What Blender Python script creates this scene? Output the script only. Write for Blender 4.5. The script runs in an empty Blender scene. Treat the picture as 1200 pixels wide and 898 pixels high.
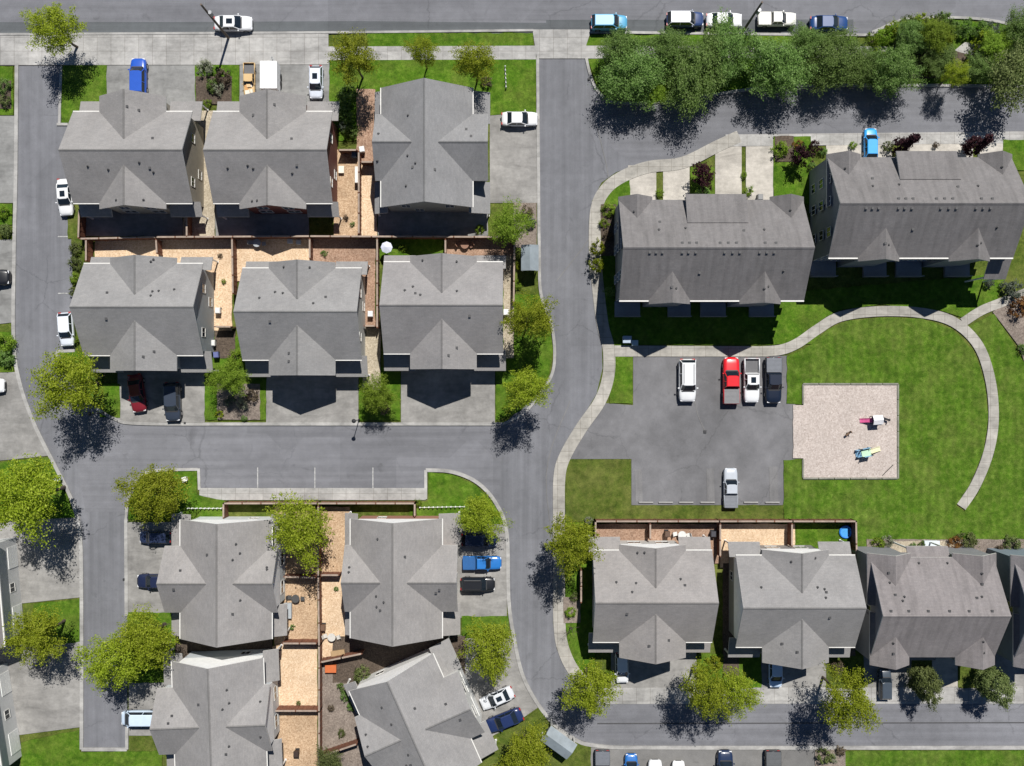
import bpy, bmesh, math, random
from mathutils import Vector, Matrix
from mathutils.geometry import tessellate_polygon

C = bpy.context.scene.collection
S, H = 0.105, 115.0                     # metres per photo pixel at ground level, flying height of the camera
R = math.radians

def W(px, py, z=0.0):
    """photo pixel -> world point at true height z"""
    f = S * (1 - z / H)
    return Vector(((px - 600) * f, (449 - py) * f, z))

# ------------------------------------------------------------------ materials
def new_mat(name):
    m = bpy.data.materials.new(name); m.use_nodes = True
    nt = m.node_tree; nt.nodes.clear()
    out = nt.nodes.new('ShaderNodeOutputMaterial')
    b = nt.nodes.new('ShaderNodeBsdfPrincipled')
    nt.links.new(b.outputs[0], out.inputs[0])
    return m, nt, b, out

def nd(nt, t, **kw):
    n = nt.nodes.new(t)
    for k, v in kw.items():
        if k in n.inputs: n.inputs[k].default_value = v
        else: setattr(n, k, v)
    return n

def noise(nt, scale, detail=4, rough=.6, vec=None, dist=0):
    n = nd(nt, 'ShaderNodeTexNoise', Scale=scale, Detail=detail, Roughness=rough, Distortion=dist)
    if vec is not None: nt.links.new(vec, n.inputs['Vector'])
    return n.outputs['Fac']

def ramp(nt, fac, stops):
    r = nt.nodes.new('ShaderNodeValToRGB')
    e = r.color_ramp.elements
    while len(e) > len(stops): e.remove(e[-1])
    while len(e) < len(stops): e.new(.5)
    for i, (p, c) in enumerate(stops):
        e[i].position = p; e[i].color = (*c, 1) if len(c) == 3 else c
    nt.links.new(fac, r.inputs[0])
    return r.outputs[0]

def mix(nt, fac, a, b, mode='MIX'):
    m = nt.nodes.new('ShaderNodeMix'); m.data_type = 'RGBA'; m.blend_type = mode
    for sock, v in ((m.inputs[0], fac), (m.inputs[6], a), (m.inputs[7], b)):
        if isinstance(v, (int, float)): sock.default_value = v
        elif isinstance(v, tuple): sock.default_value = (*v, 1) if len(v) == 3 else v
        else: nt.links.new(v, sock)
    return m.outputs[2]

def coords(nt, scale=(1, 1, 1), obj=True):
    if obj:
        t = nt.nodes.new('ShaderNodeTexCoord').outputs['Object']
    else:
        t = nt.nodes.new('ShaderNodeNewGeometry').outputs['Position']
    mp = nt.nodes.new('ShaderNodeMapping'); mp.inputs['Scale'].default_value = scale
    nt.links.new(t, mp.inputs[0])
    return mp.outputs[0]

def g(v): return (v, v, v)

def bump(nt, b, fac, strength=.3, dist=.02):
    n = nd(nt, 'ShaderNodeBump', Strength=strength, Distance=dist)
    nt.links.new(fac, n.inputs['Height']); nt.links.new(n.outputs[0], b.inputs['Normal'])

M = {}
def asphalt(name, base, tint=(1, 1, 1.05), streak=(.02, .35, 1), patch=.25):
    m, nt, b, _ = new_mat(name)
    p = coords(nt)
    big = noise(nt, .09, 4, .6, p); mid = noise(nt, .8, 5, .65, p); fine = noise(nt, 14, 3, .7, p)
    st = noise(nt, 1.2, 4, .6, coords(nt, streak))
    c0 = tuple(base * t for t in tint)
    c = mix(nt, ramp(nt, big, [(.3, g(0)), (.7, g(1))]), tuple(x * (1 - patch * .6) for x in c0), tuple(x * (1 + patch * .6) for x in c0))
    c = mix(nt, 1.0, c, ramp(nt, mid, [(.25, g(.86)), (.75, g(1.1))]), 'MULTIPLY')
    c = mix(nt, 1.0, c, ramp(nt, fine, [(.2, g(.78)), (.8, g(1.18))]), 'MULTIPLY')
    c = mix(nt, 1.0, c, ramp(nt, st, [(.3, g(.84)), (.7, g(1.13))]), 'MULTIPLY')
    # oil spots and tar stains
    sp = noise(nt, .55, 2, .5, p, 1.2)
    c = mix(nt, 1.0, c, ramp(nt, sp, [(.66, g(1)), (.78, g(.8))]), 'MULTIPLY')
    wob = nd(nt, 'ShaderNodeTexNoise', Scale=.7, Detail=5.0, Roughness=.7); nt.links.new(p, wob.inputs['Vector'])
    wp = nt.nodes.new('ShaderNodeVectorMath'); wp.operation = 'MULTIPLY_ADD'; wp.inputs[1].default_value = (1.6, 1.6, 0)
    nt.links.new(wob.outputs['Color'], wp.inputs[0]); nt.links.new(p, wp.inputs[2])
    vo = nd(nt, 'ShaderNodeTexVoronoi', Scale=.11); vo.feature = 'DISTANCE_TO_EDGE'; nt.links.new(wp.outputs[0], vo.inputs['Vector'])
    gate = ramp(nt, noise(nt, .12, 2, .5, p), [(.45, g(0)), (.6, g(1))])
    crack = ramp(nt, vo.outputs['Distance'], [(0, g(.72)), (.009, g(1))])
    c = mix(nt, gate, c, mix(nt, 1.0, c, crack, 'MULTIPLY'))
    ce = nd(nt, 'ShaderNodeTexVoronoi', Scale=.07); ce.distance = 'CHEBYCHEV'; nt.links.new(p, ce.inputs['Vector'])
    bw = nd(nt, 'ShaderNodeRGBToBW'); nt.links.new(ce.outputs['Color'], bw.inputs[0])
    c = mix(nt, 1.0, c, ramp(nt, bw.outputs[0], [(.2, g(.93)), (.8, g(1.06))]), 'MULTIPLY')
    nt.links.new(c, b.inputs['Base Color']); b.inputs['Roughness'].default_value = .9
    bump(nt, b, fine, .4, .02)
    M[name] = m
asphalt('asphalt_v', .155, tint=(.965, .985, 1.08), streak=(1.0, .03, 1))
asphalt('asphalt_h', .155, tint=(.97, .985, 1.08), streak=(.03, 1.0, 1))
asphalt('asphalt_lot', .135, tint=(.99, .985, 1.03), streak=(.25, .25, 1), patch=.4)
asphalt('asphalt_old', .165, tint=(1.02, 1, .97), streak=(.2, .2, 1), patch=.4)
asphalt('asphalt_worn', .15, tint=(1, .985, 1.0), streak=(1, .2, 1), patch=.4)
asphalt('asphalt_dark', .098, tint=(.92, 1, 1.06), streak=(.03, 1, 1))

def concrete(name, base, tint=(1.02, 1.0, .96), grid=1.5, stain=.35):
    m, nt, b, _ = new_mat(name)
    p = coords(nt)
    big = noise(nt, .25, 4, .65, p); mid = noise(nt, 1.6, 5, .7, p); fine = noise(nt, 18, 2, .6, p)
    c0 = tuple(base * t for t in tint)
    c = mix(nt, ramp(nt, big, [(.3, g(0)), (.7, g(1))]), tuple(x * (1 - stain) for x in c0), tuple(x * 1.12 for x in c0))
    c = mix(nt, 1.0, c, ramp(nt, mid, [(.25, g(.8)), (.75, g(1.12))]), 'MULTIPLY')
    c = mix(nt, 1.0, c, ramp(nt, fine, [(.2, g(.9)), (.8, g(1.08))]), 'MULTIPLY')
    sk = noise(nt, 1.1, 5, .7, coords(nt, (.22, .8, 1)), .8)
    c = mix(nt, 1.0, c, ramp(nt, sk, [(.32, g(.78)), (.5, g(1)), (.72, g(1.14))]), 'MULTIPLY')
    if grid:
        br = nd(nt, 'ShaderNodeTexBrick', Scale=1.0)
        br.offset = 0; br.inputs['Brick Width'].default_value = grid; br.inputs['Row Height'].default_value = grid
        br.inputs['Mortar Size'].default_value = .035; br.inputs['Mortar Smooth'].default_value = .5
        br.inputs['Color1'].default_value = (1, 1, 1, 1); br.inputs['Color2'].default_value = (.88, .88, .88, 1)
        br.inputs['Mortar'].default_value = (.62, .6, .58, 1)
        nt.links.new(p, br.inputs['Vector'])
        c = mix(nt, 1.0, c, br.outputs['Color'], 'MULTIPLY')
    nt.links.new(c, b.inputs['Base Color']); b.inputs['Roughness'].default_value = .88
    bump(nt, b, mid, .2, .02)
    M[name] = m
concrete('concrete', .39, grid=1.7)
concrete('concrete_kerb', .36, grid=0, stain=.4)
concrete('concrete_drive', .262, tint=(1.03, 1, .95), grid=0, stain=.4)
concrete('concrete_pale', .42, tint=(1.07, 1, .89), grid=0, stain=.3)
concrete('concrete_grey', .24, tint=(1, 1, .97), grid=0, stain=.35)
concrete('concrete_path', .36, tint=(1.05, 1, .9), grid=1.4, stain=.3)

def turf(name, a, b_, c_, stripe=0, dry=(.14, .145, .04), dryamt=.4):
    m, nt, b, _ = new_mat(name)
    p = coords(nt)
    big = noise(nt, .22, 5, .7, p); mid = noise(nt, 1.5, 6, .75, p); fine = noise(nt, 9, 4, .8, p)
    c = ramp(nt, mid, [(.3, a), (.5, b_), (.7, c_)])
    c = mix(nt, ramp(nt, big, [(.45, g(0)), (.72, g(dryamt))]), c, dry)
    patch = noise(nt, .6, 5, .75, p, .6)
    c = mix(nt, 1.0, c, ramp(nt, patch, [(.3, g(.66)), (.7, g(1.38))]), 'MULTIPLY')
    if stripe:
        wv = nd(nt, 'ShaderNodeTexWave', Scale=.3, Distortion=4, Detail=3)
        wv.bands_direction = 'X'
        nt.links.new(p, wv.inputs['Vector'])
        c = mix(nt, 1.0, c, ramp(nt, wv.outputs['Fac'], [(.2, g(.92)), (.8, g(1.06))]), 'MULTIPLY')
    c = mix(nt, 1.0, c, ramp(nt, fine, [(.25, g(.45)), (.75, g(1.55))]), 'MULTIPLY')
    nt.links.new(c, b.inputs['Base Color']); b.inputs['Roughness'].default_value = .95
    b.inputs['Specular IOR Level'].default_value = .15
    bump(nt, b, fine, .8, .06)
    M[name] = m
turf('turf', (.026, .075, .003), (.058, .122, .007), (.105, .17, .02), dry=(.145, .15, .035))
turf('turf_park', (.03, .078, .004), (.06, .118, .009), (.108, .165, .026), stripe=1, dryamt=.38)
turf('turf_dry', (.035, .06, .008), (.065, .092, .013), (.11, .125, .028), dryamt=.7)

def speckle(name, a, b_, c_, big=(.75, 1.15)):
    m, nt, b, _ = new_mat(name)
    p = coords(nt)
    n1 = noise(nt, 6, 4, .8, p); n2 = noise(nt, .35, 4, .6, p)
    v = nd(nt, 'ShaderNodeTexVoronoi', Scale=5.0); nt.links.new(p, v.inputs['Vector'])
    c = ramp(nt, n1, [(.28, a), (.5, b_), (.72, c_)])
    bw = nd(nt, 'ShaderNodeRGBToBW'); nt.links.new(v.outputs['Color'], bw.inputs[0])
    c = mix(nt, .3, c, bw.outputs[0], 'SOFT_LIGHT')
    c = mix(nt, 1.0, c, ramp(nt, n2, [(.3, g(big[0])), (.7, g(big[1]))]), 'MULTIPLY')
    nt.links.new(c, b.inputs['Base Color']); b.inputs['Roughness'].default_value = .95
    bump(nt, b, n1, .6, .05)
    M[name] = m
speckle('woodchip', (.2, .12, .065), (.42, .29, .18), (.6, .46, .32))
speckle('woodchip_pale', (.36, .24, .14), (.56, .41, .27), (.7, .57, .42), (.88, 1.1))
speckle('woodchip_red', (.16, .085, .05), (.3, .19, .13), (.45, .32, .24))
speckle('playchip', (.3, .245, .215), (.42, .365, .33), (.52, .47, .435), (.9, 1.06))
speckle('gravel', (.2, .165, .115), (.36, .31, .23), (.5, .44, .35))
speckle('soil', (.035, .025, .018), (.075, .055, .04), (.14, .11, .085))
speckle('dirt', (.12, .095, .08), (.19, .155, .13), (.29, .25, .21))

def shingle(name, base, tint=(1.02, 1, .985), moss=0.0):
    m, nt, b, _ = new_mat(name)
    p = coords(nt)
    oi = nt.nodes.new('ShaderNodeObjectInfo')
    big = noise(nt, .3, 4, .6, p); mid = noise(nt, 2.2, 5, .7, p); fine = noise(nt, 9, 4, .85, p)
    br = nd(nt, 'ShaderNodeTexBrick', Scale=1.0)
    br.inputs['Brick Width'].default_value = .5; br.inputs['Row Height'].default_value = .16
    br.inputs['Mortar Size'].default_value = .012
    br.inputs['Color1'].default_value = (1.1, 1.08, 1.06, 1); br.inputs['Color2'].default_value = (.84, .85, .86, 1)
    br.inputs['Mortar'].default_value = (.6, .6, .6, 1)
    nt.links.new(p, br.inputs['Vector'])
    c0 = tuple(base * t for t in tint)
    c = mix(nt, 1.0, c0, oi.outputs['Color'], 'MULTIPLY')
    c = mix(nt, 1.0, c, ramp(nt, big, [(.3, g(.9)), (.7, g(1.08))]), 'MULTIPLY')
    c = mix(nt, 1.0, c, ramp(nt, mid, [(.25, g(.88)), (.75, g(1.1))]), 'MULTIPLY')
    c = mix(nt, 1.0, c, ramp(nt, fine, [(.25, g(.84)), (.75, g(1.16))]), 'MULTIPLY')
    c = mix(nt, .35, c, br.outputs['Color'], 'MULTIPLY')
    if moss:                              # algae streaks running down the slope (along local y)
        s2 = noise(nt, 1.6, 4, .6, coords(nt, (1, .12, .12)))
        c = mix(nt, 1.0, c, ramp(nt, s2, [(.42, g(1)), (.7, g(1 - moss))]), 'MULTIPLY')
    nt.links.new(c, b.inputs['Base Color']); b.inputs['Roughness'].default_value = .92
    b.inputs['Specular IOR Level'].default_value = .25
    bump(nt, b, fine, .5, .03)
    M[name] = m
shingle('shingle', .24, (1.02, .995, .985))
shingle('shingle_old', .172, (1.04, .99, .985), moss=.22)
shingle('ridge_shingle', .165)

def simple(name, col, rough=.6, metal=0, var=.12, nscale=3, spec=.5, objcol=False, coat=0):
    m, nt, b, _ = new_mat(name)
    p = coords(nt)
    n = noise(nt, nscale, 4, .6, p)
    if objcol:
        c0 = nt.nodes.new('ShaderNodeObjectInfo').outputs['Color']
    else:
        c0 = (*col, 1)
    c = mix(nt, 1.0, c0, ramp(nt, n, [(.25, g(1 - var)), (.75, g(1 + var * .6))]), 'MULTIPLY')
    nt.links.new(c, b.inputs['Base Color'])
    b.inputs['Roughness'].default_value = rough; b.inputs['Metallic'].default_value = metal
    b.inputs['Specular IOR Level'].default_value = spec
    if coat: b.inputs['Coat Weight'].default_value = coat; b.inputs['Coat Roughness'].default_value = .08
    M[name] = m
    return m
simple('trim', (.62, .61, .58), .6)
simple('trim_white', (.78, .78, .76), .5)
simple('paint', None, .35, 0, .08, 1.2, .5, True, .3)
simple('glass', (.012, .018, .026), .08, 0, .2, 2, .6)
simple('tyre', (.02, .02, .021), .9)
simple('rim', (.45, .45, .46), .35, .8)
simple('headlight', (.75, .76, .78), .2)
simple('taillight', (.35, .02, .015), .3)
simple('dark_plastic', (.025, .025, .027), .6)
simple('bed_liner', (.11, .11, .115), .75)
simple('metal_grey', (.3, .31, .32), .5, .4)
simple('vent_metal', (.05, .05, .052), .6)
simple('object_paint', None, .55, 0, .15, 3, .4, True)
simple('paint_line', (.37, .37, .365), .85, 0, .5, 3.5)
simple('pole_wood', (.14, .11, .085), .9, 0, .3, 2)
simple('fence_cap', (.3, .235, .19), .85, 0, .3, 1.5)
simple('garage_door', (.7, .7, .68), .5)
simple('door_paint', (.16, .05, .035), .5)
simple('bark', (.085, .065, .05), .95, 0, .4, 4)
simple('tar', (.06, .06, .063), .9, 0, .2)

def siding():
    m, nt, b, _ = new_mat('siding')
    p = coords(nt)
    oi = nt.nodes.new('ShaderNodeObjectInfo')
    wv = nd(nt, 'ShaderNodeTexWave', Scale=1.6); wv.bands_direction = 'Z'; wv.wave_profile = 'SAW'
    nt.links.new(p, wv.inputs['Vector'])
    n = noise(nt, 1.2, 4, .6, p)
    c = mix(nt, 1.0, oi.outputs['Color'], ramp(nt, wv.outputs['Fac'], [(0, g(.8)), (.15, g(1)), (1, g(1.04))]), 'MULTIPLY')
    c = mix(nt, 1.0, c, ramp(nt, n, [(.25, g(.88)), (.75, g(1.06))]), 'MULTIPLY')
    nt.links.new(c, b.inputs['Base Color']); b.inputs['Roughness'].default_value = .7
    M['siding'] = m
siding()

def cedar():
    m, nt, b, _ = new_mat('cedar')
    p = coords(nt)
    n = noise(nt, 1.5, 5, .7, coords(nt, (6, 6, .6))); n2 = noise(nt, .6, 3, .6, p)
    c = ramp(nt, n, [(.3, (.09, .034, .018)), (.55, (.17, .066, .036)), (.8, (.25, .12, .07))])
    c = mix(nt, 1.0, c, ramp(nt, n2, [(.3, g(.75)), (.7, g(1.15))]), 'MULTIPLY')
    nt.links.new(c, b.inputs['Base Color']); b.inputs['Roughness'].default_value = .85
    M['cedar'] = m
cedar()

def foliage(name, dark, midc, light, trans=.45):
    m, nt, b, out = new_mat(name)
    geo = nt.nodes.new('ShaderNodeNewGeometry')
    oi = nt.nodes.new('ShaderNodeObjectInfo')
    p = coords(nt)
    n = noise(nt, .9, 3, .6, p)
    f = nt.nodes.new('ShaderNodeMath'); f.operation = 'MULTIPLY_ADD'
    nt.links.new(geo.outputs['Random Per Island'], f.inputs[0]); f.inputs[1].default_value = .55
    f2 = nt.nodes.new('ShaderNodeMath'); f2.operation = 'MULTIPLY'; f2.inputs[1].default_value = .55
    nt.links.new(n, f2.inputs[0]); nt.links.new(f2.outputs[0], f.inputs[2])
    c = ramp(nt, f.outputs[0], [(.2, dark), (.52, midc), (.85, light)])
    hs = nt.nodes.new('ShaderNodeHueSaturation')
    mr = nd(nt, 'ShaderNodeMapRange'); mr.inputs['To Min'].default_value = .8; mr.inputs['To Max'].default_value = 1.2
    nt.links.new(oi.outputs['Random'], mr.inputs[0]); nt.links.new(mr.outputs[0], hs.inputs['Value'])
    mr2 = nd(nt, 'ShaderNodeMapRange'); mr2.inputs['To Min'].default_value = .492; mr2.inputs['To Max'].default_value = .512
    nt.links.new(oi.outputs['Random'], mr2.inputs[0]); nt.links.new(mr2.outputs[0], hs.inputs['Hue'])
    nt.links.new(c, hs.inputs['Color'])
    nt.links.new(hs.outputs[0], b.inputs['Base Color']); b.inputs['Roughness'].default_value = .6
    b.inputs['Specular IOR Level'].default_value = .15
    t = nt.nodes.new('ShaderNodeBsdfTranslucent'); nt.links.new(hs.outputs[0], t.inputs[0])
    ms = nt.nodes.new('ShaderNodeMixShader'); ms.inputs[0].default_value = trans
    nt.links.new(b.outputs[0], ms.inputs[1]); nt.links.new(t.outputs[0], ms.inputs[2])
    nt.links.new(ms.outputs[0], out.inputs[0])
    M[name] = m
foliage('leaf_yellow', (.135, .175, .006), (.24, .295, .014), (.39, .43, .055))
foliage('leaf_fresh', (.09, .165, .008), (.175, .275, .02), (.3, .4, .06))
foliage('leaf_green', (.068, .13, .02), (.14, .235, .05), (.27, .375, .13))
foliage('leaf_olive', (.06, .085, .022), (.13, .165, .05), (.25, .29, .11))
foliage('leaf_purple', (.014, .006, .01), (.035, .012, .018), (.08, .03, .035))
foliage('leaf_rust', (.09, .035, .015), (.2, .09, .03), (.36, .2, .06))
foliage('leaf_pale', (.14, .16, .11), (.28, .3, .2), (.45, .47, .36))
foliage('leaf_grey', (.06, .08, .055), (.12, .15, .11), (.22, .25, .19))
foliage('leaf_brown', (.06, .045, .03), (.13, .1, .07), (.24, .19, .13))

# ------------------------------------------------------------------ object helpers
def tag(o, label=None, cat=None, group=None, kind=None):
    if label: o['label'] = label
    if cat: o['category'] = cat
    if group: o['group'] = group
    if kind: o['kind'] = kind
    return o

def empty(name, loc, rz=0, label=None, cat=None, group=None):
    o = bpy.data.objects.new(name, None); C.objects.link(o)
    o.empty_display_size = .3
    o.location = loc; o.rotation_euler = (0, 0, rz)
    return tag(o, label, cat, group)

def mesh_of(bm, name, mats, smooth=False):
    me = bpy.data.meshes.new(name)
    bmesh.ops.recalc_face_normals(bm, faces=bm.faces)
    bm.to_mesh(me); bm.free()
    for m in (mats if isinstance(mats, (list, tuple)) else [mats]): me.materials.append(M[m])
    if smooth:
        for p in me.polygons: p.use_smooth = True
    return me

def link(name, me, parent=None, loc=(0, 0, 0), rz=0, color=None):
    o = bpy.data.objects.new(name, me); C.objects.link(o)
    o.location = loc; o.rotation_euler = (0, 0, rz)
    if parent: o.parent = parent
    if color: o.color = (*color, 1)
    return o

def hexa(bm, p, mat=0, top=None):
    """p: 8 points, bottom ring 0-3 then top ring 4-7"""
    v = [bm.verts.new(q) for q in p]
    fs = []
    for idx in ((0, 3, 2, 1), (4, 5, 6, 7), (0, 1, 5, 4), (1, 2, 6, 5), (2, 3, 7, 6), (3, 0, 4, 7)):
        f = bm.faces.new([v[i] for i in idx]); f.material_index = mat; fs.append(f)
    if top is not None: fs[1].material_index = top
    return fs

def box(bm, x0, x1, y0, y1, z0, z1, mat=0):
    return hexa(bm, [(x0, y0, z0), (x1, y0, z0), (x1, y1, z0), (x0, y1, z0), (x0, y0, z1), (x1, y0, z1), (x1, y1, z1), (x0, y1, z1)], mat)

def tube(bm, a, b, r0, r1, n=8, mat=0):
    a, b = Vector(a), Vector(b); d = (b - a)
    q = d.to_track_quat('Z', 'Y').to_matrix()
    A, B = [], []
    for i in range(n):
        t = 2 * math.pi * i / n; u = q @ Vector((math.cos(t), math.sin(t), 0))
        A.append(bm.verts.new(a + u * r0)); B.append(bm.verts.new(b + u * r1))
    for i in range(n):
        bm.faces.new((A[i], A[(i + 1) % n], B[(i + 1) % n], B[i])).material_index = mat
    bm.faces.new(A[::-1]).material_index = mat; bm.faces.new(B).material_index = mat

def children(o): return [c for c in bpy.data.objects if c.parent == o]
def copy_tree(o, parent=None):
    c = o.copy(); C.objects.link(c)
    if parent: c.parent = parent
    for ch in list(o.children): copy_tree(ch, c)
    return c

# ------------------------------------------------------------------ ground sheets
def catmull(pts, n=6, closed=False):
    out = []
    P = [Vector(p) for p in pts]
    for i in range(len(P) - 1):
        p0 = P[i - 1] if i else P[0]; p1 = P[i]; p2 = P[i + 1]; p3 = P[i + 2] if i + 2 < len(P) else P[-1]
        for k in range(n):
            t = k / n
            out.append(.5 * ((2 * p1) + (p2 - p0) * t + (2 * p0 - 5 * p1 + 4 * p2 - p3) * t * t + (3 * p1 - p0 - 3 * p2 + p3) * t ** 3))
    out.append(P[-1])
    return out

ZC = {}
def zlev(base):
    ZC[base] = ZC.get(base, -1) + 1
    ZC['n'] = ZC.get('n', 0) + 1
    return base + .0011 * ZC[base] + .00003 * ZC['n']

def sheet(name, pts, base, mat, rough=0.0, thick=None):
    z = zlev(base)
    bm = bmesh.new()
    P = [W(x, y) for x, y in pts]
    if rough:                                   # ragged edges of a lawn or planting bed
        rnd = random.Random(len(pts) * 7 + int(pts[0][0]))
        Q = []
        for i in range(len(P)):
            a, b = P[i], P[(i + 1) % len(P)]
            n = max(1, int((b - a).length / .7)); d = (b - a)
            nr = Vector((-d.y, d.x, 0)).normalized()
            for k in range(n):
                Q.append(a + d * k / n + nr * rnd.uniform(-rough, rough))
        P = Q
    top = [bm.verts.new((p.x, p.y, z)) for p in P]
    for t in tessellate_polygon([[v.co for v in top]]):
        try: bm.faces.new([top[i] for i in t])
        except ValueError: pass
    bot = [bm.verts.new((p.x, p.y, -.045)) for p in P]
    for i in range(len(P)):
        j = (i + 1) % len(P)
        bm.faces.new((top[i], top[j], bot[j], bot[i]))
    o = link(name, mesh_of(bm, name, mat))
    return tag(o, kind='structure')

def strip(name, pts, width, base, mat, smooth=True, kind='structure'):
    z = zlev(base)
    P = catmull([Vector((x, y)) for x, y in pts]) if smooth else [Vector((x, y)) for x, y in pts]
    bm = bmesh.new(); rows = []
    for i, p in enumerate(P):
        a = P[max(i - 1, 0)]; b = P[min(i + 1, len(P) - 1)]
        d = (b - a); n = Vector((-d.y, d.x)).normalized() * width / 2
        l, r = W(p.x + n.x, p.y + n.y), W(p.x - n.x, p.y - n.y)
        rows.append([bm.verts.new((l.x, l.y, -.045)), bm.verts.new((l.x, l.y, z)), bm.verts.new((r.x, r.y, z)), bm.verts.new((r.x, r.y, -.045))])
    for a, b in zip(rows, rows[1:]):
        for k in range(3): bm.faces.new((a[k], a[k + 1], b[k + 1], b[k]))
    bm.faces.new(rows[0]); bm.faces.new(rows[-1][::-1])
    o = link(name, mesh_of(bm, name, mat))
    return tag(o, kind=kind)

def rect(x0, y0, x1, y1): return [(x0, y0), (x1, y0), (x1, y1), (x0, y1)]

# one ground sheet to the horizon
bm = bmesh.new()
vs = [bm.verts.new((x, y, -.05)) for x, y in ((-3000, -3000), (3000, -3000), (3000, 3000), (-3000, 3000))]
bm.faces.new(vs)
tag(link('ground', mesh_of(bm, 'ground', 'turf_dry')), kind='structure')

# roads
sheet('road', [(-400, -70), (1600, -70), (1600, 36), (1200, 33), (1170, 26), (1110, 21), (1066, 22), (1045, 29), (1020, 39), (1003, 42), (692, 40), (-400, 42)], 0, 'asphalt_h')
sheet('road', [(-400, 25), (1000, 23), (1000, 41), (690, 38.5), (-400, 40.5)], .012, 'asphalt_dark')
sheet('road', [(-400, 26.5), (200, 26), (420, 25), (640, 27), (640, 24), (300, 18), (-400, 20)], .014, 'asphalt_h')
sheet('road', [(20, 77), (70, 77), (70, 145), (90, 147), (88, 410), (70, 412), (75, 440), (100, 470), (130, 490), (165, 497), (165, 560), (150, 590), (149, 878), (96, 878), (96, 640), (88, 590), (68, 552), (42, 500), (24, 452), (16, 400), (17, 300), (19, 200)], .002, 'asphalt_v')
sheet('road', [(130, 492), (165, 497), (590, 497), (640, 470), (660, 560), (596, 640), (582, 590), (560, 566), (530, 553), (500, 551), (498, 574), (235, 574), (233, 550), (180, 551), (160, 560), (148, 600), (100, 600), (90, 540)], .006, 'asphalt_h')
sheet('road', [(630, 68), (688, 68), (692, 88), (700, 105), (716, 119), (760, 121), (780, 150), (800, 183), (745, 194), (722, 202), (705, 214), (694, 235), (690, 260), (690, 310), (697, 360), (705, 400), (706, 432), (699, 462), (678, 497), (655, 535), (648, 560), (648, 730), (652, 760), (666, 790), (690, 815), (700, 823), (700, 874), (668, 863), (640, 838), (614, 795), (602, 745), (596, 700), (594, 620), (585, 590), (590, 497), (632, 460), (646, 438), (650, 412), (645, 380), (634, 345), (632, 300)], .01, 'asphalt_v')
sheet('road', [(714, 118), (760, 121), (830, 112), (900, 103), (1000, 100), (1600, 103), (1600, 158), (1200, 158), (900, 160), (868, 162), (846, 165), (828, 175), (798, 186), (745, 194), (712, 170)], .014, 'asphalt_h')
sheet('road', [(690, 823), (1600, 822), (1600, 876), (1000, 876), (702, 874), (660, 850)], .018, 'asphalt_h')
sheet('tar_seam', [(700, 847.3), (1600, 845.5), (1600, 846.7), (700, 848.7)], .045, 'tar')
sheet('car_park', [(690, 876), (972, 878), (968, 960), (690, 960)], .02, 'asphalt_old')
sheet('car_park', [(702, 472), (742, 475), (742, 417), (926, 417), (926, 473), (932, 473), (932, 540), (923, 540), (921, 592), (740, 592), (740, 538), (664, 538), (682, 505)], .016, 'asphalt_lot')
for x in (302, 369, 437): strip('parking_line', [(x, 548), (x, 573)], 1.2, .03, 'paint_line', False)
for y in (277.5, 344): strip('parking_line', [(68, y), (88, y)], 1.3, .03, 'paint_line', False)
for x, w_, y_ in ((748, 8, 550), (832, 9, 549), (906, 10, 547)):
    strip('worn_bay', [(x, y_), (x + 1, 588)], w_, .045, 'asphalt_worn', False)
for pts in ([(814, 470), (818, 487), (826, 505)], [(700, 150), (712, 240), (652, 330)], [(660, 700), (640, 560), (668, 470)]):
    strip('tar_seam', pts, .7, .05, 'asphalt_old')

# concrete: pavements and aprons
sheet('pavement', [(-400, 41), (385, 39), (385, 76), (-400, 78)], .1, 'concrete')
sheet('pavement', [(385, 55), (628, 54), (628, 70), (385, 71)], .1, 'concrete')
sheet('pavement', [(624, 35), (693, 35), (687, 53), (687, 69), (629, 69)], .1, 'concrete')
sheet('pavement', [(687, 54), (1050, 55), (1050, 68), (687, 69)], .1, 'concrete')
sheet('pavement', [(1110, 66), (1130, 50), (1150, 52), (1140, 68)], .1, 'concrete')
strip('pavement', [(866, 160), (840, 172), (800, 191), (760, 196), (730, 207), (710, 222), (699, 245), (697, 290), (700, 330), (706, 380), (713, 408), (713, 440), (703, 470), (681, 502), (662, 535), (655.5, 560), (655, 610), (655, 680), (655.5, 730), (660, 760), (674, 788), (700, 812)], 14, .11, 'concrete_path')
sheet('pavement', [(705, 806), (1600, 803), (1600, 824), (690, 825)], .09, 'concrete')
sheet('pavement', rect(234, 572, 499, 586), .1, 'concrete')
sheet('pavement', [(850, 158), (1600, 150), (1600, 163), (850, 172)], .09, 'concrete')
sheet('footpath', [(712, 405), (900, 406), (900, 418), (712, 418)], .11, 'concrete_path')
strip('footpath', [(890, 412), (915, 410), (935, 402), (958, 386), (985, 371), (1030, 365), (1080, 367), (1118, 378), (1146, 405), (1160, 445), (1164, 490), (1158, 530), (1143, 568), (1126, 594)], 12, .12, 'concrete_path')
strip('footpath', [(1128, 378), (1150, 364), (1175, 354), (1210, 340)], 11, .115, 'concrete_path')
sheet('patio', [(1163, 366), (1178, 352), (1260, 340), (1260, 430), (1200, 424), (1192, 404), (1180, 388)], .1, 'dirt')
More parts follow.
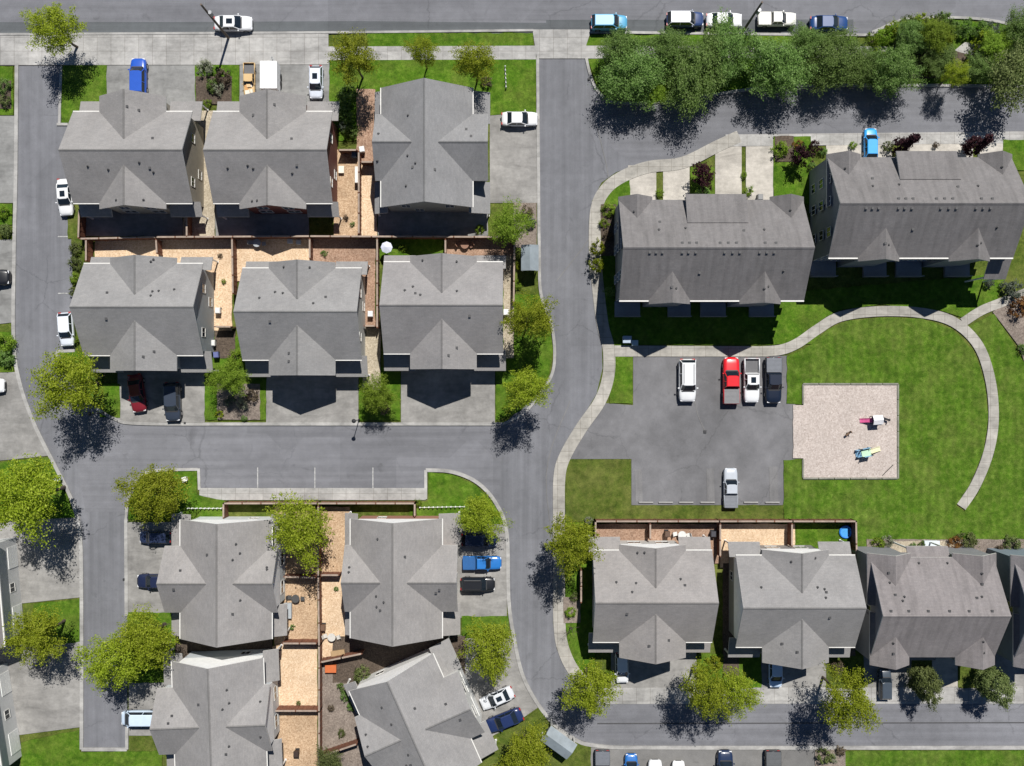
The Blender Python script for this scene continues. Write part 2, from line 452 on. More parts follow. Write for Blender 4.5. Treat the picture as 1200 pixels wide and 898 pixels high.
# kerbs
KERBS = [
 ([(20, 76), (19, 200), (17, 300), (16.5, 400), (24, 450), (42, 500), (66, 548), (84, 585), (94, 625), (96, 700), (96, 878)], 4.2),
 ([(96, 878), (149, 878)], 4), ([(148, 609), (148.5, 722)], 4), ([(149, 845), (149, 878)], 3.5),
 ([(72, 78), (70, 145)], 3), ([(67, 146), (80, 146)], 3), ([(67, 412), (88, 411)], 3.4), ([(67, 412), (69, 424)], 3.4),
 ([(112, 478), (135, 491), (165, 496.5), (300, 497), (590, 497)], 3.6),
 ([(590, 497), (614, 484), (634, 460), (647, 438), (650, 412), (646, 380), (634, 345), (632, 300), (631, 200), (630, 68)], 3.4),
 ([(148, 609), (151, 585), (161, 562), (180, 552), (232, 550)], 3.2), ([(233, 549), (234, 574)], 3.2),
 ([(499, 585), (499, 551)], 3.4), ([(499, 551), (530, 553), (560, 566), (582, 591), (594, 625), (596, 700), (602, 745), (614, 795), (640, 838), (668, 863), (702, 874), (800, 876), (1250, 876)], 4.2),
 ([(687, 68), (691, 86), (699, 105), (716, 119), (760, 121), (830, 112), (900, 103), (1000, 100), (1250, 102)], 3.2),
 ([(-60, 41), (385, 38.5), (625, 36)], 2.6), ([(692, 38), (1003, 41.5), (1022, 38), (1045, 28), (1066, 22), (1110, 21), (1140, 22), (1170, 26), (1200, 33), (1250, 36)], 3),
]
for pts, w in KERBS: strip('kerb', pts, w, .14, 'concrete_kerb', len(pts) > 2)

# driveways
for pts, mt in [
 (rect(124, 74, 229, 135), 'concrete_grey'), (rect(152, 74, 174, 120), 'concrete_drive'), (rect(281, 73, 386, 150), 'concrete_grey'),
 (rect(574, 128, 630, 238), 'concrete_drive'), (rect(138, 425, 240, 495), 'concrete_drive'), (rect(312, 425, 420, 496), 'concrete_drive'),
 (rect(470, 425, 580, 496), 'concrete_drive'), (rect(149, 612, 210, 720), 'concrete_drive'), (rect(530, 612, 594, 724), 'concrete_drive'),
 (rect(151, 800, 215, 862), 'concrete_drive'), ([(520, 745), (600, 745), (614, 796), (632, 828), (568, 872), (548, 840)], 'concrete_drive'),
 ([(-80, 612), (94, 606), (95, 700), (-80, 718)], 'concrete_drive'), ([(-60, 760), (95, 752), (95, 852), (-60, 872)], 'concrete_drive'),
 ([(-80, 440), (20, 436), (40, 500), (58, 534), (-80, 548)], 'concrete_drive'), (rect(-80, 136, 17, 238), 'concrete_grey'), ([(-80, 283), (16, 281), (16, 378), (-80, 388)], 'concrete_grey'),
 (rect(736, 194, 769, 245), 'concrete_pale'), (rect(777, 194, 808, 245), 'concrete_pale'), ([(838, 178), (866, 164), (869, 164), (869, 245), (838, 245)], 'concrete_pale'), (rect(874, 160, 906, 245), 'concrete_pale'),
 (rect(968, 160, 1045, 215), 'concrete_pale'), (rect(1062, 160, 1140, 215), 'concrete_pale'), (rect(1148, 160, 1175, 215), 'concrete_pale'),
 (rect(716, 760, 816, 812), 'concrete_drive'), (rect(892, 765, 968, 812), 'concrete_drive'), (rect(1012, 765, 1068, 812), 'concrete_drive'),
 (rect(1092, 765, 1122, 812), 'concrete_pale'), (rect(1165, 765, 1300, 812), 'concrete_drive'),
]: sheet('driveway', pts, .04, mt)

# lawns
for pts, mt in [
 ([(72, 77), (125, 76), (125, 150), (84, 150), (72, 145)], 'turf'), (rect(88, 45, 107, 62), 'turf'), (rect(244, 43, 272, 58), 'turf'),
 (rect(229, 73, 280, 122), 'turf'), (rect(386, 70, 628, 135), 'turf'), (rect(430, 39, 625, 55), 'turf'), (rect(386, 100, 418, 165), 'turf'),
 ([(693, 41), (1003, 43), (1003, 55), (686, 54)], 'turf'), ([(688, 69), (1050, 68), (1130, 70), (1260, 60), (1260, 101), (1000, 99), (900, 102), (830, 110), (760, 119), (716, 117), (700, 104)], 'turf'),
 ([(1020, 40), (1045, 31), (1066, 24), (1110, 23), (1170, 28), (1260, 38), (1260, 64), (1040, 66)], 'turf'),
 ([(702, 235), (716, 218), (738, 208), (738, 410), (716, 404), (707, 370), (704, 300)], 'turf'), (rect(906, 160, 950, 240), 'turf'),
 (rect(809, 196, 837, 240), 'turf'), ([(1175, 164), (1260, 164), (1260, 200), (1175, 200)], 'turf'),
 (rect(735, 345, 960, 404), 'turf'),
 ([(900, 345), (1180, 320), (1165, 360), (1130, 373), (1100, 364), (1030, 357), (980, 364), (950, 384), (925, 400), (900, 405)], 'turf'),
 ([(922, 418), (945, 408), (968, 388), (990, 377), (1030, 372), (1080, 374), (1115, 385), (1140, 410), (1154, 450), (1158, 490), (1152, 528), (1136, 568), (1120, 592), (1130, 600), (1148, 574), (1164, 532), (1170, 490), (1166, 445), (1152, 402), (1130, 384), (1165, 368), (1190, 408), (1200, 425), (1300, 430), (1300, 665), (918, 665), (918, 592), (918, 540), (940, 538), (940, 474), (922, 473)], 'turf_park'),
 (rect(714, 418, 741, 473), 'turf'), ([(664, 540), (738, 539), (739, 592), (918, 592), (918, 611), (662, 611)], 'turf_dry'),
 ([(663, 612), (697, 612), (697, 790), (683, 796), (668, 770), (663, 735)], 'turf'),
 (rect(117, 450, 141, 489), 'turf'), (rect(240, 395, 312, 492), 'turf'), (rect(421, 430, 469, 493), 'turf'), ([(581, 340), (632, 345), (644, 382), (648, 412), (643, 438), (630, 460), (610, 482), (581, 493)], 'turf'),
 ([(-80, 550), (60, 536), (82, 590), (90, 606), (-80, 614)], 'turf'), ([(40, 708), (94, 702), (94, 752), (40, 760)], 'turf'), ([(25, 870), (94, 855), (94, 881), (190, 880), (190, 960), (25, 960)], 'turf'),
 (rect(-80, 78, 16, 135), 'turf'), (rect(-80, 239, 15, 264), 'turf'), (rect(-80, 389, 16, 436), 'turf'),
 ([(150, 608), (153, 586), (163, 564), (181, 554), (231, 552), (231, 580), (262, 586), (262, 610)], 'turf'), ([(502, 554), (530, 556), (558, 569), (579, 592), (591, 614), (480, 612), (480, 590), (502, 588)], 'turf'),
 (rect(150, 718, 205, 800), 'turf'), (rect(541, 722, 596, 748), 'turf'), ([(560, 872), (600, 850), (632, 830), (664, 864), (692, 875), (692, 960), (560, 960)], 'turf_dry'),
 ([(974, 880), (1400, 879), (1400, 980), (974, 980)], 'turf_park'), (rect(817, 766, 892, 806), 'turf'), (rect(968, 768, 1012, 806), 'turf_dry'), (rect(1068, 768, 1092, 806), 'turf_dry'), (rect(1122, 768, 1165, 806), 'turf_dry'),
 (rect(933, 614, 1000, 650), 'turf'), ([(84, 278), (100, 278), (100, 345), (86, 345)], 'turf_dry'), ([(70, 412), (90, 412), (120, 420), (120, 470), (112, 476), (74, 430)], 'turf'),
 (rect(595, 255, 628, 345), 'turf_dry'), (rect(80, 200, 100, 280), 'turf_dry'), (rect(445, 275, 520, 305), 'turf'),
]: sheet('lawn', pts, .08, mt, rough=.07)
# planting beds, chips and gravel
for nm, pts, mt in [
 ('patio', rect(100, 240, 214, 277), 'concrete_grey'), ('patio', rect(253, 240, 362, 277), 'concrete_grey'), ('patio', rect(443, 240, 572, 277), 'concrete_grey'), ('gravel_path', rect(215, 130, 252, 278), 'gravel'), ('wood_chips', rect(391, 176, 420, 278), 'woodchip'), ('wood_chips', rect(421, 192, 442, 278), 'woodchip_pale'),
 ('wood_chips', rect(418, 105, 440, 190), 'woodchip_red'),
 ('wood_chips', rect(183, 280, 272, 388), 'woodchip_pale'), ('wood_chips', rect(273, 280, 363, 330), 'woodchip_pale'), ('wood_chips', rect(364, 280, 440, 384), 'woodchip_red'),
 ('wood_chips', rect(112, 280, 183, 325), 'woodchip_pale'), ('wood_chips', rect(522, 280, 602, 320), 'woodchip_red'), ('wood_chips', rect(590, 300, 602, 420), 'gravel'),
 ('wood_chips', rect(425, 384, 446, 460), 'gravel'), ('wood_chips', rect(252, 388, 276, 420), 'soil'),
 ('wood_chips', rect(322, 594, 410, 676), 'woodchip'), ('wood_chips', rect(322, 676, 372, 757), 'woodchip'), ('wood_chips', rect(373, 676, 412, 772), 'woodchip_pale'),
 ('wood_chips', rect(316, 757, 372, 834), 'woodchip_pale'), ('wood_chips', rect(316, 834, 372, 960), 'woodchip'), ('bare_earth', [(373, 775), (470, 760), (470, 960), (373, 960)], 'dirt'),
 ('wood_chips', rect(697, 614, 843, 660), 'woodchip_red'), ('wood_chips', rect(844, 614, 931, 665), 'woodchip_pale'),
 ('playground_surface', [(941, 451), (1051, 451), (1051, 560), (941, 560), (941, 537), (929, 537), (929, 475), (941, 475)], 'playchip'),
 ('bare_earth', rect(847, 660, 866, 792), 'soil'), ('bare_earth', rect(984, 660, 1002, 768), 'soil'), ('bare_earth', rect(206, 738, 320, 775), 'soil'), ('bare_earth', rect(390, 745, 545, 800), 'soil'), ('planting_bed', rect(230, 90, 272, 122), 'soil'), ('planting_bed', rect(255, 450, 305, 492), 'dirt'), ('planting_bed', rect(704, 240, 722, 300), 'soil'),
 ('planting_bed', rect(602, 238, 629, 290), 'dirt'), ('planting_bed', rect(1015, 632, 1200, 660), 'dirt'), ('gravel_path', rect(1040, 634, 1120, 650), 'gravel'),
 ('planting_bed', rect(0, 95, 14, 128), 'soil'), ('planting_bed', [(1035, 62), (1110, 58), (1160, 72), (1130, 92), (1050, 92)], 'soil'),
 ('planting_bed', rect(660, 700, 680, 730), 'dirt'), ('planting_bed', rect(955, 878, 990, 950), 'dirt'), ('planting_bed', rect(908, 160, 930, 190), 'soil'),
]: sheet(nm, pts, .13, mt, rough=.06)
for x, y, s_ in ((826, 506, 3.2), (217, 496, 2.6), (145.5, 679, 2.4), (690, 93, 2.6)):
    sheet('drain_cover', rect(x - s_ / 2, y - s_ / 2, x + s_ / 2, y + s_ / 2), .15, 'dark_plastic')

# ------------------------------------------------------------------ houses
def slab(bm, pts, th, top=0, side=1):
    """pts: 4 top corners in order"""
    low = [(p[0], p[1], p[2] - th) for p in pts]
    fs = hexa(bm, low + list(pts), side, top)

def gable(bm, x0, x1, hw, ze, pitch, axis='x', c=0, th=.2):
    """two slopes; ridge along axis from x0 to x1, centred at c on the other axis"""
    zr = ze + hw * pitch
    for s in (-1, 1):
        q = [(x0, c + s * hw, ze), (x1, c + s * hw, ze), (x1, c, zr), (x0, c, zr)]
        if axis == 'y': q = [(p[1], p[0], p[2]) for p in q]
        slab(bm, q, th)
    return zr

def prism(bm, x0, x1, hw, z0, ze, zr, axis='x', c=0):
    prof = [(-hw, z0), (hw, z0), (hw, ze), (0, zr), (-hw, ze)]
    A, B = [], []
    for y, z in prof:
        a, b = (x0, c + y, z), (x1, c + y, z)
        if axis == 'y': a, b = (a[1], a[0], a[2]), (b[1], b[0], b[2])
        A.append(bm.verts.new(a)); B.append(bm.verts.new(b))
    n = len(prof)
    for i in range(n): bm.faces.new((A[i], A[(i + 1) % n], B[(i + 1) % n], B[i]))
    bm.faces.new(A[::-1]); bm.faces.new(B)

WIN = {}
def win_meshes(w, h):
    k = (round(w, 2), round(h, 2))
    if k not in WIN:
        bm = bmesh.new(); t = .06
        box(bm, -w / 2 - t, -w / 2, -.05, .03, -h / 2 - t, h / 2 + t); box(bm, w / 2, w / 2 + t, -.05, .03, -h / 2 - t, h / 2 + t)
        box(bm, -w / 2, w / 2, -.05, .03, h / 2, h / 2 + t); box(bm, -w / 2, w / 2, -.07, .03, -h / 2 - t, -h / 2)
        box(bm, -.03, .03, -.045, .03, -h / 2, h / 2)
        f = mesh_of(bm, 'window', 'trim')
        bm = bmesh.new(); box(bm, -w / 2, -.03, -.015, .02, -h / 2, h / 2); box(bm, .03, w / 2, -.015, .02, -h / 2, h / 2)
        WIN[k] = (f, mesh_of(bm, 'pane', 'glass'))
    return WIN[k]

def window(parent, x, y, z, rz, w=1.2, h=1.2):
    f, p = win_meshes(w, h)
    o = link('window', f, parent, (x, y, z), rz)
    link('pane', p, o)

def panel_mesh(name, w, h, mat, rows):
    bm = bmesh.new()
    dz = h / rows
    for i in range(rows): box(bm, -w / 2, w / 2, -.06, .03, i * dz + (.02 if i else 0), (i + 1) * dz)
    return mesh_of(bm, name, mat)
GD = panel_mesh('garage_door', 2.6, 2.15, 'garage_door', 4)
FD = panel_mesh('front_door', .95, 2.05, 'door_paint', 2)
bm = bmesh.new(); box(bm, .28, .36, -.1, -.06, .95, 1.1); DH = mesh_of(bm, 'handle', 'metal_grey')
def vent_mesh():
    bm = bmesh.new()
    tube(bm, (0, 0, -.3), (0, 0, .24), .065, .065, 8)
    tube(bm, (0, 0, .0), (0, 0, .06), .17, .1, 8)
    return mesh_of(bm, 'vent_pipe', 'vent_metal')
def boxvent_mesh():
    bm = bmesh.new()
    box(bm, -.11, .11, -.11, .11, -.3, .05); box(bm, -.14, .14, -.14, .14, .05, .1)
    return mesh_of(bm, 'roof_vent', 'vent_metal')
VP, BV = vent_mesh(), boxvent_mesh()
bm = bmesh.new(); box(bm, -.07, .07, -.07, .07, 0, 2.75); box(bm, -.11, .11, -.11, .11, 0, .2); POST = mesh_of(bm, 'porch_post', 'trim_white')

LH, W1, W2, L2, LB, ZE, PT = 7.0, 5.35, 3.9, 7.2, 6.05, 5.4, .66
ZR = ZE + W1 * PT; ZX = ZE + W2 * PT
def duplex_meshes():
    bm = bmesh.new()
    gable(bm, -LH, LH, W1, ZE, PT, 'x')
    gable(bm, -L2, LB, W2, ZE - .003, PT, 'y')
    roof = mesh_of(bm, 'roof', ['shingle', 'trim'])
    bm = bmesh.new()
    wl = LH - .42; d = W1 - .5; t = .24
    prism(bm, -wl, wl, d, -.1, ZE + .5 * PT - t, ZR - t, 'x')
    cw = W2 - .42
    prism(bm, -L2 + .4, LB - .4, cw, -.1, ZE + .42 * PT - t - .01, ZX - t - .01, 'y')
    wall = mesh_of(bm, 'wall', 'siding')
    bm = bmesh.new()
    def cap(a, b):
        a, b = Vector(a), Vector(b); d_ = (b - a).normalized(); n = Vector((-d_.y, d_.x, 0)) * .11
        dz = Vector((0, 0, .11 * PT)); up = Vector((0, 0, .035))
        for s in (1, -1):
            q = [a + n * s - dz + up, b + n * s - dz + up, b + up, a + up]
            slab(bm, q, .03, 0, 0)
    cap((-LH, 0, ZR), (LH, 0, ZR))
    yc = (ZR - ZX) / PT
    cap((0, yc + .1, ZX), (0, LB, ZX)); cap((0, -L2, ZX), (0, -yc - .1, ZX))
    ridge = mesh_of(bm, 'ridge_cap', 'ridge_shingle')
    porch = []
    for sx in (-1, 1):
        for sy in (-1, 1):
            bm = bmesh.new()
            x0, x1 = sx * (W2 - .4), sx * 7.3
            y0, y1 = sy * (W1 - .52), (-7.35 if sy < 0 else 6.5)
            slab(bm, [(x0, y1, 2.75), (x1, y1, 2.75), (x1, y0, 3.5), (x0, y0, 3.5)], .18)
            porch.append((sx, sy, mesh_of(bm, 'porch_roof', ['shingle', 'trim'])))
    gut = []
    for sx in (-1, 1):
        for sy in (-1, 1):
            bm = bmesh.new()
            xs = sorted((sx * (W2 + .02), sx * LH)); ys = sorted((sy * (W1 + .01), sy * (W1 + .12)))
            box(bm, xs[0], xs[1], ys[0], ys[1], ZE - .16, ZE - .03)
            gut.append(mesh_of(bm, 'gutter', 'trim'))
    return roof, wall, ridge, porch, gut
DUP = duplex_meshes()

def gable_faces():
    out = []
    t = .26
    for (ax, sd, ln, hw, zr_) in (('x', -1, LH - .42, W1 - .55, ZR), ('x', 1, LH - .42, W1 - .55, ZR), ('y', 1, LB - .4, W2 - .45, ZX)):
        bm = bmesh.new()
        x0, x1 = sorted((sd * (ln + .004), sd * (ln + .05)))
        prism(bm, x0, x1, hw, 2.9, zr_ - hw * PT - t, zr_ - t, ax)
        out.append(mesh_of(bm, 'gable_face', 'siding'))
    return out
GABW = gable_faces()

def roofz(x, y):
    return max(ZR - abs(y) * PT, (ZX - abs(x) * PT) if abs(x) <= W2 else 0)

def duplex(px, py, rot, wallc, label, roofc=(1, 1, 1), seed=1, white=False):
    p = W(px, py, ZR)
    h = empty('duplex_house', (p.x, p.y, .1), R(rot), label, 'house', 'grey roofed duplex houses')
    roof, wall, ridge, porch, gut = DUP
    link('wall', wall, h, color=wallc)
    ro = link('roof', roof, h, color=roofc)
    link('ridge_cap', ridge, ro, color=roofc)
    rnd = random.Random(seed)
    for i in range(10):
        mx = rnd.choice((-1, 1))
        x, y = [(3.0, 1.6), (3.0, 2.2), (1.9, 2.0), (2.9, -1.3), (1.2, 5.2), (2.0, 5.4), (1.5, -4.8), (4.6, 1.9), (2.3, 1.3), (.8, -5.4)][i]
        x = x * mx + rnd.uniform(-.5, .5); y += rnd.uniform(-.3, .3)
        link('roof_vent' if i % 3 == 0 else 'vent_pipe', BV if i % 3 == 0 else VP, ro, (x, y, roofz(x, y)))
    for sx, sy, me in porch:
        link('porch_roof', me, h, color=roofc)
        link('porch_post', POST, h, (sx * 7.05, -7.1 if sy < 0 else 6.25, 0))
        # entrance door under each porch
        d = link('front_door', FD, h, (sx * 5.2, sy * (W1 - .5), 0), 0 if sy < 0 else math.pi)
        link('handle', DH, d)
    for gm in gut: link('gutter', gm, h)
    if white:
        for gm in GABW: link('gable_face', gm, h, color=(.85, .85, .835))  # white gable faces carry the sunlit brightness in their colour, apart from the siding
    for s in (-1, 1): link('garage_door', GD, h, (s * 1.6, -L2 + .4, 0), 0)
    for sy, rz in ((-1, 0), (1, math.pi)):
        for x in ((-1.5, 1.5) if not (white and sy > 0) else ()): window(h, x, (-L2 + .4 if sy < 0 else LB - .4), 4.0, rz, 1.2, 1.1)
    for x in (-1.7, 1.7): window(h, x, LB - .4, 1.6, math.pi, 1.5, 1.3)
    for sx, rz in ((-1, -math.pi / 2), (1, math.pi / 2)):
        for y, z in (((-2.6, 4.0), (2.6, 4.0), (1.2, 1.5)) if not white else ((2.2, 1.5),)): window(h, sx * (LH - .42), y, z, rz, 1.0, 1.1)
    for x in (-5.3, 5.3):
        for sy, rz in ((-1, 0), (1, math.pi)): window(h, x, sy * (W1 - .5), 4.5, rz, 1.1, 1.1)
    return h

duplex(141, 176, 180, (.36, .33, .27), 'duplex with beige siding beside the blue car drive, top left corner house', (1.0, .99, .98), 1)
duplex(310.5, 176, 180, (.15, .05, .04), 'duplex with dark red siding behind the white box trailer', (1.01, 1, .99), 2)
duplex(497, 164, 90, (.3, .31, .3), 'duplex with north-south ridge behind the lawn with three street trees', (.9, .92, .94), 3)
duplex(154, 360, 0, (.33, .36, .38), 'duplex with pale blue-grey siding, leftmost of the middle row', (.99, 1, 1), 4)
duplex(346, 365.5, 0, (.55, .56, .54), 'duplex with off-white siding, middle one of the three in the middle row', (.98, .99, .99), 5)
duplex(517, 358, 0, (.36, .31, .22), 'duplex with tan siding beside the grey shelter, right end of the middle row', (1, .99, .99), 6)
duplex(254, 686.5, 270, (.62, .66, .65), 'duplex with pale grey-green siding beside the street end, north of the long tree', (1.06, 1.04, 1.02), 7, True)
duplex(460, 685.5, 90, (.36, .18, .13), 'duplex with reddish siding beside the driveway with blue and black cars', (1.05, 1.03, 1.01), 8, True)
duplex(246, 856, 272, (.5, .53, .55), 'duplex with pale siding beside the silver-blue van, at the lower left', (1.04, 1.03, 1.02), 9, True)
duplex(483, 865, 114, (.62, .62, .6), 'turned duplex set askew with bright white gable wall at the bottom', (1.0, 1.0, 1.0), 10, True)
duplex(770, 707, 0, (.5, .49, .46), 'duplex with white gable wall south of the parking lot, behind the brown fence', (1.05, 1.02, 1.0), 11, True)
duplex(943, 713, 0, (.23, .225, .22), 'duplex with white gable behind the fenced yard holding a blue pool', (.98, .98, .98), 12, True)  # siding colour darkened for the shaded west wall, gable faces kept bright

def terrace(cx, cy, rot, L, wS, wN, ze, pitch, wallc, label, gables=(), shed=None, porches=(), roofc=(1, 1, 1), bays=(), vents=(), wins=(), doors=(), name='row_house', gutter=True):
    h = empty(name, (cx, cy, .1), R(rot), label, 'house', 'long gabled buildings')
    zr = ze + wS * pitch; zN = zr - wN * pitch
    hl = L / 2; th = .2
    bm = bmesh.new()
    slab(bm, [(-hl, -wS, ze), (hl, -wS, ze), (hl, 0, zr), (-hl, 0, zr)], th)
    slab(bm, [(-hl, wN, zN), (hl, wN, zN), (hl, 0, zr), (-hl, 0, zr)], th)
    for (gx, sd, hw, ye, gp) in gables:
        gable(bm, sd * .4, sd * ye, hw, (ze if sd < 0 else zN) + .02, gp, 'y', gx)
    ro = link('roof', mesh_of(bm, 'roof', ['shingle_old', 'trim']), h, color=roofc)
    bm = bmesh.new()
    wl = hl - .4
    A, B = [], []
    prof = [(-wS + .5, -.1), (wN - .5, -.1), (wN - .5, zN + .5 * pitch - th - .05), (0, zr - th - .05), (-wS + .5, ze + .5 * pitch - th - .05)]
    for y, z in prof: A.append(bm.verts.new((-wl, y, z))); B.append(bm.verts.new((wl, y, z)))
    for i in range(5): bm.faces.new((A[i], A[(i + 1) % 5], B[(i + 1) % 5], B[i]))
    bm.faces.new(A[::-1]); bm.faces.new(B)
    for (gx, sd, hw, ye, gp) in gables:
        zb = (ze if sd < 0 else zN) + .02
        prism(bm, sd * 1.0, sd * (ye - .3), hw - .3, -.1, zb + .3 * gp - th - .05, zb + hw * gp - th - .05, 'y', gx)
    if shed:
        x0, x1, y0, y1, z0, z1 = shed
        hexa(bm, [(x0 + .3, y0, 3), (x1 - .3, y0, 3), (x1 - .3, y1 - .4, 3), (x0 + .3, y1 - .4, 3), (x0 + .3, y0, z0 - .25), (x1 - .3, y0, z0 - .25), (x1 - .3, y1 - .4, z1 - .12), (x0 + .3, y1 - .4, z1 - .12)])
    link('wall', mesh_of(bm, 'wall', 'siding'), h, color=wallc)
    if shed:
        bm = bmesh.new(); slab(bm, [(x0, y1, z1), (x1, y1, z1), (x1, y0, z0), (x0, y0, z0)], .18)
        link('dormer_roof', mesh_of(bm, 'dormer_roof', ['shingle_old', 'trim']), h, color=tuple(c * .97 for c in roofc))
    bm = bmesh.new()
    for s in (-1, 1):
        slab(bm, [(-hl, s * .17, zr - .17 * pitch + .04), (hl, s * .17, zr - .17 * pitch + .04), (hl, 0, zr + .04), (-hl, 0, zr + .04)], .03, 0, 0)
    link('ridge_cap', mesh_of(bm, 'ridge_cap', 'shingle_old'), ro, color=roofc)
    if gutter:
        xs = [-hl]
        for (gx, sd, hw, ye, gp) in sorted(gables):
            if sd < 0: xs += [gx - hw - .03, gx + hw + .03]
        xs.append(hl)
        for a, b in zip(xs[::2], xs[1::2]):
            if b - a > .3:
                bm = bmesh.new(); box(bm, a, b, -wS - .17, -wS - .01, ze - .18, ze - .02)
                link('gutter', mesh_of(bm, 'gutter', 'trim'), h)
    for (x0, x1, y0, y1, z0, z1) in porches:
        bm = bmesh.new(); slab(bm, [(x0, y1, z1), (x1, y1, z1), (x1, y0, z0), (x0, y0, z0)], .18)
        link('porch_roof', mesh_of(bm, 'porch_roof', ['shingle_old', 'trim']), h, color=roofc)
        for x in (x0 + .2, x1 - .2):
            bm = bmesh.new(); yy = y1 - math.copysign(.25, y1)
            box(bm, x - .08, x + .08, yy - .08, yy + .08, -.1, z1 - .15)
            link('porch_post', mesh_of(bm, 'porch_post', 'trim_white'), h)
    for (x0, x1, y0, y1) in bays:
        bm = bmesh.new(); box(bm, x0, x1, y1, y0, -.1, .35); box(bm, x0, x1, y1, y1 + .08, .35, 1.2)
        link('patio_deck', mesh_of(bm, 'patio_deck', 'metal_grey'), h)
    for i, (x, y) in enumerate(vents):
        z = zr - abs(y) * pitch
        for (gx, sd, hw, ye, gp) in gables:
            if abs(x - gx) < hw and y * sd > 0: z = max(z, (ze if sd < 0 else zN) + (hw - abs(x - gx)) * gp)
        if shed and shed[0] < x < shed[1] and y > shed[2]: z = shed[4] + (shed[5] - shed[4]) * (y - shed[2]) / (shed[3] - shed[2])
        bv = abs(y) < 1.2 or i % 3 == 0
        link('roof_vent' if bv else 'vent_pipe', BV if bv else VP, ro, (x, y, z))
    for (x, y, z, rz, w, hh) in wins: window(h, x, y, z, R(rz), w, hh)
    for (x, y, rz) in doors: link('garage_door', GD, h, (x, y, 0), R(rz))
    return h

def fourplex(cx, cy, label, porches=(), seed=1):
    rnd = random.Random(seed)
    v = []
    for u in (-7.6, -6.9, -6.2, -4.0, -3.3, -2.5, .7, 1.6, 2.4, 4.6, 5.4, 6.2): v += [(u, -.5)]
    for u in (-4.0, -3.2, -2.4, .2, 1.1, 2.0, 5.2, 6.4): v += [(u, .55)]
    v += [(-9, 4.5), (-6.2, 3.2), (-6.4, 2.2), (-3.4, 2.4), (3.1, 2.1), (5.4, 2.2), (8.7, 4.6), (-4.9, -4.2), (-4.4, -4.3), (6, -4.1), (-1.8, -2.6), (7.6, -2.4), (5.5, -4.4)]
    wins = []
    for x in (-9.6, -7.6, -2.2, -.2, 1.7, 3.3, 8.6, 9.9):
        for z in (2.0, 4.6, 6.6): wins.append((x, -5.0, z, 0, 1.2, 1.2))
    for s, rz in ((-1, -90), (1, 90)):
        for y in (-2.5, 1.0, 3.6):
            for z in (1.8, 4.6, 7.2): wins.append((s * 10.4, y, z, rz, 1.0, 1.3))
    return terrace(cx, cy, 0, 21.2, 5.5, 6.1, 7.7, .7, (.2, .22, .24), label,
        gables=[(-4.85, -1, 2.35, 5.95, .9), (5.55, -1, 2.35, 5.95, .9), (-8.7, 1, 1.95, 6.45, .85), (8.75, 1, 1.95, 6.45, .85)],
        shed=(-3.1, 3.8, 3.1, 6.55, 9.5, 8.35), porches=porches, roofc=(1, 1, 1), vents=v, wins=wins,
        bays=[(-10.3, -7.2, -5, -6.9), (-3.8, -1.0, -5, -6.9), (.2, 3.3, -5, -6.9), (6.2, 9.2, -5, -6.9)],
        doors=[(x, 5.6, 180) for x in (-8.7, -4.6, 4.6, 8.75)])
fourplex(22.9, 15.0, 'long dark roofed terrace north of the parking lot, lower left of the two', seed=3)
fourplex(46.9, 19.9, 'long dark roofed terrace north of the curved path, at the right edge', porches=[(8.6, 11.2, -5.0, -7.7, 6.6, 4.9)], seed=4)
def lastrow(cx, cy, label, wc, rc):
    wins = []
    for s, rz in ((-1, -90), (1, 90)):
        for y in (-3, 0, 3):
            for z in (1.7, 4.6): wins.append((s * 6.8, y, z, rz, 1.1, 1.3))
    for x in (-5, 4.9): wins += [(x, -6.3, 4.6, 0, 1.4, 1.3), (x, 6.0, 4.4, 180, 1.5, 1.3)]
    v = [(-6.2, .5), (-4.2, .5), (-2, .5), (.4, .5), (2.6, .5), (5.2, .5), (-5.6, 4.4), (-5.6, 3.3), (4.9, 4.4), (4.9, 3.2), (-1.7, 5.3), (1.6, 5.3), (-5.3, 2.1), (-4.3, 1.9), (-4.6, 1.5), (3.9, 1.8), (4.5, 1.9), (-5.2, -3.6), (-5.2, -4.8), (5, -3.4), (5.1, -4.7)]
    return terrace(cx, cy, 0, 14.4, 5.7, 5.9, 6.2, .65, wc, label,
        gables=[(-5.0, -1, 2.3, 6.6, .8), (4.95, -1, 2.3, 6.6, .8), (-5.0, 1, 2.55, 6.4, .75), (4.95, 1, 2.55, 6.4, .75)],
        porches=[(-2.2, 1.8, -5.2, -7.0, 3.7, 3.0), (-2.5, 2.4, 5.3, 7.0, 5.6, 4.9)], roofc=rc, vents=v, wins=wins, doors=[(-5, -6.3, 0), (4.95, -6.3, 0)], gutter=False)
lastrow(48.9, -26.2, 'duplex with weathered roof and twin front gables, right of the blue pool yard', (.22, .22, .235), (1.2, 1.16, 1.16))
lastrow(65.6, -26.4, 'blue-grey sided house cut off by the right edge', (.18, .22, .26), (1.05, 1.05, 1.08))
for cx, cy, rot, lb in ((-65.4, -25.2, 95, 'house with pale garage front at the left edge, upper of the two'), (-66.0, -40.9, 99, 'house with pale garage front at the left edge, lower of the two')):
    terrace(cx, cy, rot, 12.4, 5.4, 5.4, 5.5, .6, (.55, .55, .54), lb, vents=[(-2, -3.6), (2.4, -3.9), (2.6, -3.2), (-3, -2), (0, -2.2)],
            doors=[(-3.6, -4.9, 0), (3.6, -4.9, 0)], wins=[(0, -4.9, 1.7, 0, 1.0, 1.0)], gutter=True)

